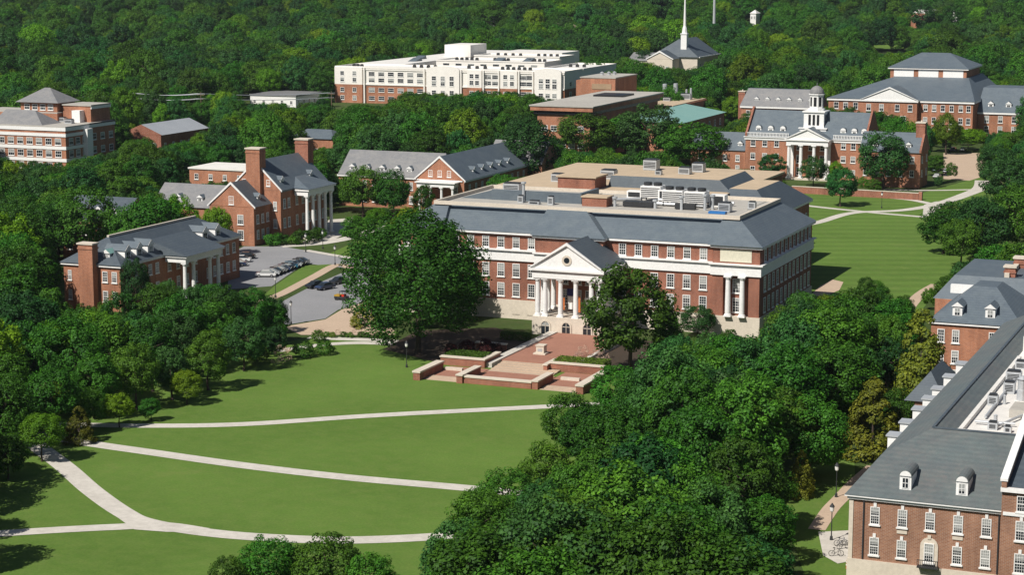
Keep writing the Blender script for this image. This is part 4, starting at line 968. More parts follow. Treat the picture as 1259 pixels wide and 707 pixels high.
# ---- orange brick building with flat roofs, and the one with the green copper roof --------------
def flat_roofed():
    r = thing('arts_building', 'orange brick building with overhanging flat roof and windowless block in front of the apartments', 'building', (-236, 640, 0))
    foot(-250, -224, 606, 712, 3)
    MB().box(-245, -226.5, 613.5, 684, -1, 15).box(-247, -225, 612, 686, 16.2, 17.6).box(-257, -243.5, 686.01, 710, -1, 22.4).build('wall', M['brick_orange'], r)
    MB().box(-246, -225.9, 612.8, 685, 15.003, 16.197).build('overhang_shade_band', M['dark'], r)  # dark colour stands in for the shade under the roof overhang
    MB().box(-247.3, -224.7, 611.7, 686, 17.603, 18.0).box(-257.2, -243.3, 685.8, 710.2, 22.403, 22.8).build('flat_roof', M['gravel'], r)
    MB().box(-252.5, -245, 685.85, 686.007, 18.4, 20.4).build('blank_panel', M['dirt'], r)
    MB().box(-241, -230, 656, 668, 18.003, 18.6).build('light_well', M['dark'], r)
    win_row(r, FB(613.5), span(-244, -228, 5), (9.5, 4.0), w=2.2, h=1.8, nx=2, ny=2)
    win_row(r, FR(-226.5), span(616, 682, 8), (9.5, 4.0), w=2.2, h=1.8, nx=2, ny=2)
    MB().box(-264, -257.01, 700, 706, -1, 20.6).build('stair_tower', M['brick_orange'], r)
    for (x, y) in ((-251, 700), (-249.5, 702), (-253, 698)): MB().lathe(x, y, [(.6, 22.803), (.6, 23.6), (.8, 23.7), (.1, 24.1)], 10).build('vent', M['metal'], r)
flat_roofed()
def copper_roofed():
    r = thing('laboratory_building', 'dark brick building with a turquoise copper roof and a cluster of silver stacks', 'building', (-220, 680, 0))
    foot(-236, -206, 652, 705, 3)
    MB().box(-222, -207.5, 653, 704, -1, 10).box(-243, -222.01, 690, 730, -1, 12.5).build('wall', M['brick_orange'], r)
    MB().add([(-222.5, 652.2, 12.6), (-206.8, 652.2, 10.01), (-206.8, 704.5, 10.01), (-222.5, 704.5, 12.6), (-222.5, 652.2, 10.012), (-222.5, 704.5, 10.012)],
             [(0, 1, 2, 3), (0, 4, 1), (3, 2, 5), (4, 5, 2, 1), (0, 3, 5, 4)]).build('copper_roof', M['copper'], r)
    MB().box(-243.3, -222.6, 689.7, 730.3, 12.503, 12.9).build('flat_roof', M['tan'], r)
    MB().box(-230, -222.6, 664, 676, -1, 11.5).build('glazed_bay', M['glass'], r)
    for i, (x, y, h) in enumerate([(-237, 724, 5.4), (-233, 725, 5.6), (-241.5, 722, 2.4), (-240.4, 722, 2.4), (-239.3, 722, 2.4), (-229, 726, 3.4), (-226, 722, 4.2)]):
        MB().lathe(x, y, [(.85 if h > 5 else .4, 12.903), (.85 if h > 5 else .4, 12.9 + h), (.7 if h > 5 else .3, 13.0 + h)], 10).build('stack', M['metal'], r)
    units(r, [(-228, 722, 12.9, 5, 3, 2.6), (-232, 712, 12.9, 3, 3, 1.5)])
    win_row(r, FR(-207.5), span(656, 702, 7), (6.0, 2.0), w=1.8, h=2.2, nx=2, ny=2)
copper_roofed()

# ---- church with a needle spire ---------------------------------------------------------------------
def church():
    r = thing('church', 'brick church with dark slate roof and a tall white needle spire against the far woods', 'church', (-332, 1020, 0))
    foot(-346, -312, 1000, 1060, 3)
    MB().box(-340, -326, 1008, 1020, -1, 12).box(-341, -316, 1020.01, 1058, -1, 12.6).build('wall', M['stone'], r)
    MB().roof(-340, -326, 1008, 1020, 12.01, 4.2, 'y', 0, 0, .8, 0, 2).roof(-341, -316, 1020.01, 1058, 12.61, 9.2, 'y', 7, 0, 1.0, 0, 2).build('roof', [M['slate_dark'], M['white'], M['stone']], r)
    rake(MB(), FB(1008), -340, -326, 12, 4.2, .5, .8).build('gable_trim', M['white'], r)
    MB().box(-314.9, -314.5, 1019.5, 1058.5, 12.3, 12.9).build('fascia', M['white'], r)
    MB().box(-356, -341.01, 1022, 1044, -1, 10).roof(-356, -341.2, 1022, 1044, 10.01, 4, 'x', 0, 0, .5, 1, 0).build('side_wing', [M['stone'], M['slate_grey']], r)
    s = MB(); cx, cyy = -324.5, 1024.0
    s.box(cx - 1.6, cx + 1.6, cyy - 1.6, cyy + 1.6, 12, 24.5).box(cx - 1.9, cx + 1.9, cyy - 1.9, cyy + 1.9, 24.503, 25)
    s.lathe(cx, cyy, [(1.5, 25.003), (1.2, 27.5), (.75, 29), (.45, 40), (.2, 50), (.05, 58)], 8)
    s.build('spire', M['white'], r)
    MB().box(cx - .06, cx + .06, cyy - .06, cyy + .06, 57.8, 60).box(cx - .6, cx + .6, cyy - .05, cyy + .05, 59, 59.12).build('cross', M['white'], r)
    win_row(r, FB(1008), [-337, -333, -329], (5,), w=1.6, h=3.2, nx=2, ny=3)
    win_row(r, FR(-316), span(1022, 1056, 5), (4,), w=1.8, h=5, nx=2, ny=4)
church()

# ================================================================== GROUND
gb = MB()
LAT = [-1600, -1000, -700] + list(range(-500, 501, 100)) + [700, 1000, 1600]
DEP = [-200, 0, 200, 400, 700, 1000] + list(range(1060, 2061, 50)) + [2600, 4000, 6500]
gp = []
for d in DEP:
    for l in LAT:
        a, b = l * cy - d * sy, l * sy + d * cy; gp.append((a, b, hill(a, b)))
nl = len(LAT)
gb.add(gp, [(i * nl + j, i * nl + j + 1, (i + 1) * nl + j + 1, (i + 1) * nl + j) for i in range(len(DEP) - 1) for j in range(nl - 1)])
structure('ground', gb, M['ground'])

NOBASE = []                                             # pixel polygons (on the ground) where no tree stands
def area(name, pts, m, z=.02, keep=True):
    structure(name, MB().poly([(*at(x, y, 0), z) for x, y in pts]), M[m])
    if keep: NOBASE.append(pts)
def smooth(P, n=8):
    out = []
    for i in range(len(P) - 1):
        p0, p1, p2, p3 = P[max(i - 1, 0)], P[i], P[i + 1], P[min(i + 2, len(P) - 1)]
        for k in range(n):
            t = k / n
            out.append(tuple(.5 * (2 * p1[c] + (p2[c] - p0[c]) * t + (2 * p0[c] - 5 * p1[c] + 4 * p2[c] - p3[c]) * t * t + (3 * p1[c] - p0[c] - 3 * p2[c] + p3[c]) * t ** 3) for c in (0, 1)))
    return out + [tuple(P[-1])]
PATHS = []
def path(pts, w, m='concrete', z=.05, name='path'):
    P = smooth([at(x, y, 0) for x, y in pts]); b = MB(); n = len(P); ws = w if isinstance(w, (list, tuple)) else [w, w]
    L, Rr = [], []
    for i, p in enumerate(P):
        q0, q1 = P[max(i - 1, 0)], P[min(i + 1, n - 1)]; dx, dy = q1[0] - q0[0], q1[1] - q0[1]; l = math.hypot(dx, dy)
        ww = (ws[0] + (ws[1] - ws[0]) * i / (n - 1)) / 2
        L.append((p[0] - dy / l * ww, p[1] + dx / l * ww, z)); Rr.append((p[0] + dy / l * ww, p[1] - dx / l * ww, z))
    b.add(L + Rr, [(i, n + i, n + i + 1, i + 1) for i in range(n - 1)])
    structure(name, b, M[m]); PATHS.append((P, max(ws) / 2 + 1.2))

MAIN_LAWN = [(-60, 740), (-60, 560), (40, 512), (190, 468), (290, 432), (400, 412), (500, 425), (520, 440), (760, 440), (810, 470), (740, 560), (650, 650), (600, 740)]
area('lawn', MAIN_LAWN, 'lawn', .02, False)
NOBASE.append([(-60, 740), (-60, 598), (60, 578), (120, 538), (200, 515), (262, 488), (330, 455), (380, 436), (480, 425), (520, 470), (712, 484), (725, 502), (712, 545), (660, 590), (570, 640), (500, 700), (250, 710), (240, 740)])
path([(60, 522), (180, 524), (300, 522), (450, 512), (600, 504), (760, 496)], 2.5)
path([(20, 530), (105, 545), (180, 556), (300, 573), (430, 588), (565, 600), (660, 609)], 2.8, z=.055)
path([(40, 545), (80, 575), (112, 603), (150, 630), (180, 643), (250, 655), (330, 662), (430, 665), (545, 660), (640, 650)], 2.9, z=.06)
path([(-60, 662), (0, 657), (80, 652), (140, 649), (200, 647), (250, 654)], 2.6, z=.065)
area('path_junction', [(140, 634), (150, 630), (172, 639), (215, 648), (250, 655), (205, 655), (165, 652)], 'concrete', .07)
path([(380, 415), (420, 417), (470, 419), (520, 424)], 2.6); path([(340, 432), (390, 425), (440, 422), (500, 424)], 2.4, z=.055)
# far lawn and its walks
area('far_lawn', [(960, 232), (1000, 232), (1130, 238), (1215, 215), (1240, 240), (1240, 300), (1160, 350), (1130, 385), (1060, 370), (1000, 372), (950, 330), (950, 250)], 'lawn_striped', .02, False)
NOBASE.append([(985, 300), (985, 240), (1010, 238), (1130, 240), (1205, 215), (1212, 232), (1180, 245), (1142, 268), (1142, 300), (1152, 345), (1125, 372), (1085, 360), (1040, 366), (1000, 372)])
path([(985, 252), (1010, 255), (1049, 259), (1090, 263), (1138, 267)], 2.4); path([(985, 278), (1008, 273), (1047, 262), (1104, 259), (1140, 254), (1160, 249), (1183, 241), (1204, 232), (1208, 222)], [2.4, 4.5], z=.055)
path([(1045, 239), (1055, 240), (1090, 243), (1121, 246), (1146, 251)], 2.6, z=.06); path([(1085, 233), (1120, 234), (1160, 234), (1204, 233)], 2.2, z=.065)
area('path_plaza', [(1136, 252), (1150, 248), (1168, 247), (1160, 254), (1146, 264), (1134, 268)], 'concrete', .07)
area('parking_court', [(1160, 188), (1206, 188), (1212, 216), (1192, 222), (1160, 220)], 'paver', .03)
area('earth_patch', [(998, 362), (1008, 352), (1024, 344), (1037, 347), (1032, 357), (1010, 366)], 'paver', .05)
path([(1108, 392), (1122, 372), (1135, 360), (1152, 350)], 2.6, 'paver', .05)
# streets and car parks at left
area('car_park', [(282, 312), (300, 303), (345, 303), (440, 318), (480, 322), (480, 332), (438, 331), (375, 324), (334, 352), (280, 356)], 'asphalt_pale', .03)
path([(318, 372), (345, 362), (385, 341), (414, 326), (432, 330)], 2.4, 'paver', .06)
area('lawn_strip', [(322, 365), (340, 350), (374, 327), (408, 325), (384, 339), (345, 360)], 'lawn', .05)
area('street', [(345, 372), (385, 351), (420, 336), (478, 330), (470, 352), (446, 372), (416, 381), (400, 392), (350, 400)], 'asphalt_pale', .04)
area('paved_yard', [(348, 402), (400, 393), (420, 381), (446, 372), (460, 385), (490, 412), (420, 412), (370, 412)], 'paver', .035)
path([(345, 303), (395, 299), (440, 290), (470, 280), (520, 272)], 4, 'concrete', .05); area('forecourt', [(372, 298), (405, 270), (436, 268), (420, 290), (400, 300)], 'concrete', .055)
area('small_lawn', [(405, 312), (440, 296), (500, 290), (520, 300), (470, 318), (430, 318)], 'lawn', .045)
path([(376, 308), (430, 317), (480, 322)], 2.0, 'concrete', .065)
area('hall_garden', [(440, 285), (470, 274), (540, 266), (540, 285), (480, 296)], 'lawn', .045, False)
# walks beside the nearest hall
area('side_lawn', [(960, 620), (1000, 570), (1050, 560), (1060, 740), (1000, 740)], 'lawn', .02, False)
path([(1004, 652), (1020, 628), (1035, 612), (1052, 594), (1075, 574)], 2.1, 'paver', .05)
area('entrance_walk', [(1006, 655), (1046, 653), (1050, 690), (1030, 694), (1012, 684)], 'concrete', .06)
NOBASE.append([(1000, 660), (1040, 590), (1060, 580), (1060, 740), (1010, 740)])

def on_hill(px, py):
    z = 10.0
    for _ in range(30): z = .5 * z + .5 * hill(*at(px, py, z))
    return (*at(px, py, z), z + .9)
CLEARING = [(1068, 54), (1085, 47), (1112, 45), (1122, 54), (1108, 62), (1080, 63)]
structure('clearing', MB().poly([on_hill(*p) for p in CLEARING]), M['lawn']); NOBASE.append(CLEARING)
# ---- terrace in front of the library -------------------------------------------------------------
def terrace():
    r = thing('terrace', 'red brick terrace with low pale-capped walls and tan steps leading up to the library portico', 'terrace', (-120.5, 300, 0))
    foot(-135, -106, 283, 328, 1)
    MB().box(-126.6, -114.0, 301, 327.0, -.5, .62).build('upper_paving', M['brick_paver'], r)
    s = MB()
    for i in range(5): s.box(-126.2, -115.0, 294.2 + 1.4 * i, 301 - .004, -.5 + .001 * i, .12 + .1 * i) if i == 0 else s.box(-126.2, -115.0, 294.2 + 1.4 * i, 294.2 + 1.4 * i + 1.396 if i < 4 else 300.99, .12 + .1 * (i - 1) + .002, .12 + .1 * i)
    s.build('steps', M['paver'], r)
    MB().box(-128.2, -126.62, 297, 327, -.5, .8).box(-113.98, -113.3, 299, 327, -.5, .8).build('side_walk', M['concrete'], r)
    MB().box(-126.2, -114.2, 287.4, 294.19, -.5, .1).box(-133.4, -126.4, 287, 295.4, -.5, .095).box(-114.0, -106.9, 287, 298, -.5, .093).build('lower_paving', M['brick_paver'], r)
    for (a, b) in ((-133.2, -127.4), (-113.2, -107.1)):
        q = MB()
        for i in range(4): q.box(a, b, 283.6 + .95 * i, 283.6 + .95 * (i + 1) - .003, -.5, -.02 + .06 * i + .03)
        q.build('lawn_steps', M['paver'], r)
    def wall(x0, x1, y0, y1, h=1.15, cap=.22, z=-.5):
        w = MB().box(x0, x1, y0, y1, z, h).build('retaining_wall', M['brick'], r)
        o = bpy.data.objects.new('coping', MB().box(x0 - .12, x1 + .12, y0 - .12, y1 + .12, h + .003, h + cap).mesh('coping', M['stone'], tuple(r.location))); col.objects.link(o); o.parent = w
    wall(-134.6, -133.4, 283.4, 292.6, 1.25, .28); wall(-106.8, -105.6, 283.8, 295.6, 1.25, .28)
    wall(-127.2, -126.2, 283.9, 291.4, 1.25); wall(-114.4, -113.4, 284.3, 291.0, 1.25); wall(-126.05, -114.55, 284.3, 285.3, 1.0)
    wall(-135.6, -127.6, 296.2, 297.0, 1.3); wall(-128.4, -127.6, 297.25, 303, 1.3)
    wall(-116.9, -107.6, 298.4, 299.2, 1.3); wall(-117.6, -116.95, 297.3, 302.4, 1.1)
    wall(-135.6, -130, 311, 311.6, 1.0); 
    for x in (-131.5, -111): MB().box(x - 1.6, x + 1.6, 292.2, 292.8, .1, .55).build('stone_bench', M['stone'], r)
    return r
terrace()
p_ = thing('plinth', 'pale stone plinth standing in the middle of the upper brick terrace', 'plinth', (-122.3, 308.3, .62))
MB().box(-123.4, -121.2, 307.2, 309.4, .62, .85).box(-123.0, -121.6, 307.6, 309.0, .853, 2.0).box(-123.1, -121.5, 307.5, 309.1, 2.003, 2.2).build('block', M['stone'], p_)
MB().box(-122.7, -121.9, 307.57, 307.597, 1.1, 1.6).build('plaque', M['metal'], p_)

# ================================================================== PLANTS
rng = np.random.default_rng(11)
def cards(C, N, size, name, m, asp=.75):
    """leaf cards: centres C, normals N"""
    n = len(C)
    N = N / np.linalg.norm(N, axis=1, keepdims=True)
    t = rng.normal(size=(n, 3)); t -= N * (t * N).sum(1, keepdims=True); t /= np.linalg.norm(t, axis=1, keepdims=True)
    b = np.cross(N, t); s = size[:, None]
    V = np.stack([C - t * s, C - b * s * asp + N * s * .12, C + t * s, C + b * s * asp + N * s * .12], 1).reshape(-1, 3)
    me = bpy.data.meshes.new(name); me.vertices.add(4 * n); me.vertices.foreach_set('co', V.ravel())
    me.loops.add(4 * n); me.loops.foreach_set('vertex_index', np.arange(4 * n, dtype=np.int32))
    me.polygons.add(n); me.polygons.foreach_set('loop_start', np.arange(0, 4 * n, 4, dtype=np.int32))
    me.materials.append(m); me.update(calc_edges=True); me.validate(); return me
def crown_mesh(name, m, seed, nclump=170, per=140, rad=(6, 6, 5.6), cz=9.3, low=-.8, csz=(.6, 1.5), leaf=(.13, .25), shape='round'):
    global rng; rng = np.random.default_rng(seed)
    lob = rng.normal(size=(5, 3)); lob /= np.linalg.norm(lob, axis=1, keepdims=True); amp = rng.uniform(-.22, .24, 5)
    C, N, S = [], [], []
    k = 0
    while k < nclump:
        d = rng.normal(size=3); d /= np.linalg.norm(d)
        if d[2] < low: continue
        if shape == 'round':
            f = 1 + sum(a * max(0, float(d @ l)) ** 2 for a, l in zip(amp, lob)); r = rng.uniform(.35, 1) ** .45 * f
            c = np.array([d[0] * rad[0] * r, d[1] * rad[1] * r, cz + d[2] * rad[2] * r]); cs = rng.uniform(*csz)
        else:                                            # cone
            h = rng.uniform(0, 1) ** 1.25; a = rng.uniform(0, 2 * math.pi); rr = rad[0] * (1 - h) ** .55 * rng.uniform(.72, 1.05)
            c = np.array([rr * math.cos(a), rr * math.sin(a), 1.0 + h * (cz - 1)]); cs = rng.uniform(*csz) * (1.05 - .6 * h); d = np.array([math.cos(a), math.sin(a), .4])
        n = int(per * (cs / csz[1]) ** 1.5) + 12
        q = rng.normal(size=(n, 3)); q /= np.linalg.norm(q, axis=1, keepdims=True)
        out = q @ d; q = q[out > -.55]; n = len(q)
        rr = cs * rng.uniform(.72, 1.06, (n, 1)); P = c + q * rr * np.array([1, 1, .8])
        C.append(P); N.append(q * .8 + np.array([0, 0, .45]) + rng.normal(size=(n, 3)) * .38 + d * .3); S.append(rng.uniform(*leaf, n)); k += 1
    C = np.concatenate(C)
    if name == 'crown':                                  # normalise: radius 6, top at 15
        C[:, :2] *= 6.0 / np.percentile(np.linalg.norm(C[:, :2], axis=1), 98); C[:, 2] *= 15.0 / np.percentile(C[:, 2], 99.7)
    return cards(C, np.concatenate(N), np.concatenate(S), name, m)
def trunk_mesh(seed, H=9.0, r=.34):
    q = random.Random(seed); b = MB(); p = Vector((0, 0, -.3)); 
    for i in range(4):
        n = Vector((p.x + q.uniform(-.2, .2), p.y + q.uniform(-.2, .2), H * (i + 1) / 4)); b.tube(p, n, r * (1 - .2 * i), 8, 0, r * (1 - .2 * (i + 1))); p = n
        if i:
            for k in range(2):
                a = q.uniform(0, 6.28); L = q.uniform(2.2, 3.8); e = p + Vector((math.cos(a) * L, math.sin(a) * L, q.uniform(1, 2.6))); b.tube(p, e, r * .42, 6, 0, r * .12)
    b.lathe(0, 0, [(r * 1.7, -.3), (r * 1.2, .25), (r, .7)], 8)
    return b.mesh('trunk', M['bark'])
CROWN = [crown_mesh('crown', M['leaf'], 20 + i, rad=((6, 6, 6), (6.2, 5.7, 5.4), (5.8, 6.1, 6.6), (6, 6, 5.7), (6.1, 5.8, 6.2))[i], cz=(8.9, 9.0, 8.6, 8.8, 8.7)[i]) for i in range(5)]
CROWN_L = [crown_mesh('crown', M['leaf_light'], 40 + i, rad=(6, 6, 5.4), cz=9.0, low=-.75) for i in range(2)]
CROWN_D = [crown_mesh('crown', M['leaf_blue'], 50 + i, rad=(6, 6, 6.0), cz=8.9, low=-.8) for i in range(2)]
CROWN_G = [crown_mesh('crown', M['leaf_gold'], 60 + i, 130, 150, (4.6, 4.6, 1), 14.5, csz=(.8, 1.5), leaf=(.16, .3), shape='cone') for i in range(2)]
CROWN_BIG = crown_mesh('crown', M['leaf'], 70, 300, 170, (6, 6, 6.6), 8.2, -.9, (.7, 1.25), (.09, .16))
SHRUB = crown_mesh('foliage', M['hedge'], 80, 26, 90, (1.1, 1.1, .9), .8, -.5, (.3, .5), (.06, .11))
SHRUB_R = crown_mesh('foliage', M['leaf_red'], 81, 26, 90, (1.1, 1.1, 1.0), .9, -.5, (.3, .5), (.07, .12))
SHRUB_W = crown_mesh('foliage', M['leaf_white'], 82, 24, 34, (1.1, 1.1, 1.3), 1.2, -.4, (.25, .42), (.04, .07))
SHRUB_D = crown_mesh('foliage', M['leaf'], 83, 26, 90, (1.1, 1.1, .9), .8, -.5, (.3, .5), (.06, .11))
TRUNK = [trunk_mesh(i) for i in range(3)]
TRUNK_G = MB().tube((0, 0, -.3), (0, 0, 12), .28, 8, 0, .05).mesh('trunk', M['bark'])
NTREE = [0]
PLACED = []
HANDS = []                                              # ellipses (pixels) of single trees that nearer ones leave visible
def tree(x, y, Rr, H, crown, label, group, trunk=None, z=None, name='broadleaf_tree'):
    z = hill(x, y) if z is None else z
    r = thing(name, label, 'tree', (x, y, z - .1), group); i = NTREE[0]; NTREE[0] += 1
    for nm, me in (('crown', crown), ('trunk', trunk or TRUNK[i % 3])):
        o = bpy.data.objects.new(nm, me); col.objects.link(o); o.parent = r
        o.scale = (Rr / 6, Rr / 6, H / 15) if nm == 'crown' or trunk else (H / 15,) * 3
        o.rotation_euler = (0, 0, random.uniform(0, 6.28))
    PLACED.append((x, y, Rr)); return r
def px_tree(px, py, wpx, ytop, crown, label, group=None, trunk=None, name='broadleaf_tree'):
    x, y = at(px, py, 0); s = F_PX / (proj(x, y, 6)[2])
    if group is None: HANDS.append(((px, (py - .38 * (py - ytop) * 1.15 - .15 * (py - ytop)), wpx * .36, (py - ytop) * .38), proj(x, y, 5)[2] - 1.5))
    return tree(x, y, wpx / s / 2, (py - ytop) / s * 1.0, crown, label, group, trunk, name=name)
G1 = None
px_tree(514, 436, 178, 258, CROWN_BIG, 'huge spreading green tree hiding the left half of the library front')
px_tree(776, 462, 124, 322, CROWN[2], 'tall green tree standing right beside the white library portico')
px_tree(858, 414, 46, 374, CROWN_D[0], 'small round tree in front of the right end of the library front')
px_tree(452, 402, 46, 368, CROWN_G[0], 'small yellowish tree on the paved yard left of the huge spreading tree', trunk=TRUNK_G)
px_tree(440, 306, 54, 265, CROWN[0], 'round green tree alone on the small lawn beyond the street left of the library')
px_tree(446, 268, 60, 204, CROWN[1], 'left of the two trees in front of the long pale grey roofed hall')
px_tree(484, 270, 46, 208, CROWN[3], 'right of the two trees in front of the long pale grey roofed hall')
px_tree(520, 264, 30, 226, CROWN[2], 'small tree just left of the white porch under the orange gable')
px_tree(648, 236, 84, 148, CROWN_D[1], 'large dark tree between the gabled porch hall and the tan library roof')
px_tree(722, 198, 76, 138, CROWN[1], 'broad tree with a visible trunk in front of the orange arts building')
px_tree(794, 200, 80, 128, CROWN_D[0], 'big dark tree right of the one with a visible trunk behind the library roof')
px_tree(850, 212, 90, 150, CROWN[3], 'wide dark tree behind the right part of the tan library roof')
px_tree(768, 196, 56, 140, CROWN[4], 'tree squeezed between two bigger trees behind the tan library roof')
px_tree(948, 221, 38, 188, CROWN_D[1], 'small dark tree left of the white portico of the cupola hall')
px_tree(1000, 229, 36, 192, CROWN_D[0], 'small tree right of the white portico of the cupola hall')
px_tree(1033, 254, 50, 206, CROWN_D[1], 'round dark tree alone on the far lawn, with a dark shadow at its foot')
px_tree(1086, 233, 66, 160, CROWN_D[0], 'large dark tree in front of the right end of the cupola hall')
px_tree(901, 156, 34, 118, CROWN_L[0], 'bright yellow green tree left of the cupola hall')
px_tree(1163, 190, 38, 138, CROWN_L[1], 'bright green tree in front of the largest far hall')
px_tree(1190, 186, 50, 158, CROWN_L[0], 'low yellowish tree at the right foot of the largest far hall')
px_tree(1150, 216, 30, 190, CROWN[0], 'small tree at the right gable of the cupola hall wing')
px_tree(1130, 512, 88, 378, CROWN_G[0], 'tallest golden green conifer left of the orange brick hall', 'golden conifers by the right halls' and None, TRUNK_G, 'conifer')
px_tree(1072, 562, 84, 462, CROWN_G[1], 'wide golden green conifer below left of the tallest one', None, TRUNK_G, 'conifer')
px_tree(985, 612, 36, 552, CROWN_G[0], 'thin yellowish conifer at the right edge of the big grove', None, TRUNK_G, 'conifer')
px_tree(230, 498, 40, 454, CROWN_L[0], 'bright green small tree on the lawn edge with its shadow on the grass')
px_tree(147, 526, 46, 482, CROWN_L[1], 'bright green tree above the left end of the upper lawn path')
px_tree(186, 518, 30, 488, CROWN[0], 'small tree between two brighter ones at the left edge of the lawn')
px_tree(52, 568, 60, 506, CROWN_L[0], 'bright green round tree at the lower left edge of the lawn')
px_tree(10, 590, 56, 530, CROWN[2], 'tree cut off by the left picture edge beside the lawn')
px_tree(98, 545, 44, 498, CROWN_G[1], 'yellow green tree at the left beginning of the middle lawn path')
GROVE = ('dark green leafy tree in the dense grove between the lawn and the nearest hall', 'trees of the big grove right of the lawn')
LEFTG = ('dark green tree in the thick left grove below the chimneyed hall', 'trees of the left grove')
for k_, (px, py, w, t) in enumerate([(756, 528, 74, 448), (722, 588, 76, 496), (676, 626, 76, 540), (622, 655, 78, 572), (592, 705, 86, 600), (560, 748, 92, 636), (664, 690, 84, 590)]): px_tree(px, py, w, t, (CROWN + CROWN_D)[k_ % 7], *GROVE)
for k_, (px, py, w, t) in enumerate([(116, 515, 62, 432), (168, 504, 62, 420), (212, 492, 54, 424), (256, 480, 60, 404), (300, 456, 58, 388), (64, 540, 72, 448), (8, 560, 76, 456), (335, 424, 48, 372)]): px_tree(px, py, w, t, (CROWN + CROWN_D)[(k_ * 3) % 7], *LEFTG)
for k_, (px, py, w, t) in enumerate([(100, 458, 62, 374), (150, 446, 58, 356), (192, 436, 58, 348), (234, 430, 54, 350), (274, 430, 54, 350), (312, 426, 52, 352), (336, 410, 40, 364), (125, 440, 40, 372), (60, 440, 60, 352), (212, 410, 34, 350), (252, 408, 34, 348)]): px_tree(px, py, w, t, (CROWN + CROWN_D)[(k_ * 2) % 7], *LEFTG)
px_tree(168, 386, 38, 316, CROWN_D[0], 'dark tree standing against the middle of the chimneyed hall front')
px_tree(268, 314, 42, 254, CROWN_L[0], 'pale green tree in front of the lower gable of the twin gabled hall')
for k_, (px, py, w, t) in enumerate([(700, 668, 84, 566), (640, 720, 86, 620), (700, 560, 70, 480), (745, 590, 76, 500)]): px_tree(px, py, w, t, (CROWN + CROWN_D)[(k_ * 3 + 1) % 7], *GROVE)
px_tree(404, 752, 92, 652, CROWN[3], 'tree top rising from the bottom edge in front of the lowest path')
px_tree(330, 748, 84, 658, CROWN[1], 'left tree top at the bottom picture edge')
px_tree(282, 760, 60, 682, CROWN[4], 'smallest tree top at the bottom picture edge, farthest left')
px_tree(455, 770, 80, 678, CROWN[0], 'right tree top at the bottom edge, below the end of the lowest path')
px_tree(640, 190, 44, 140, CROWN_D[0], 'dark tree against the left corner of the arts building roof')
for (px, py, w, t, c, lb) in [(1160, 312, 66, 246, 2, 'left one of the big dark trees on the right edge of the striped lawn'), (1205, 322, 74, 240, 0, 'second big dark tree right of the striped lawn'), (1250, 318, 76, 226, 4, 'big dark tree at the right picture edge above the orange brick hall'), (1182, 330, 56, 268, 1, 'lower dark tree directly behind the slate roof of the orange brick hall'), (1240, 270, 70, 190, 3, 'dark tree at the right picture edge beside the far walks'), (1225, 232, 50, 176, 0, 'dark tree at the right edge beside the paved parking court')]:
    px_tree(px, py, w, t, CROWN_D[c % 2] if c in (0, 3) else CROWN[c], lb)

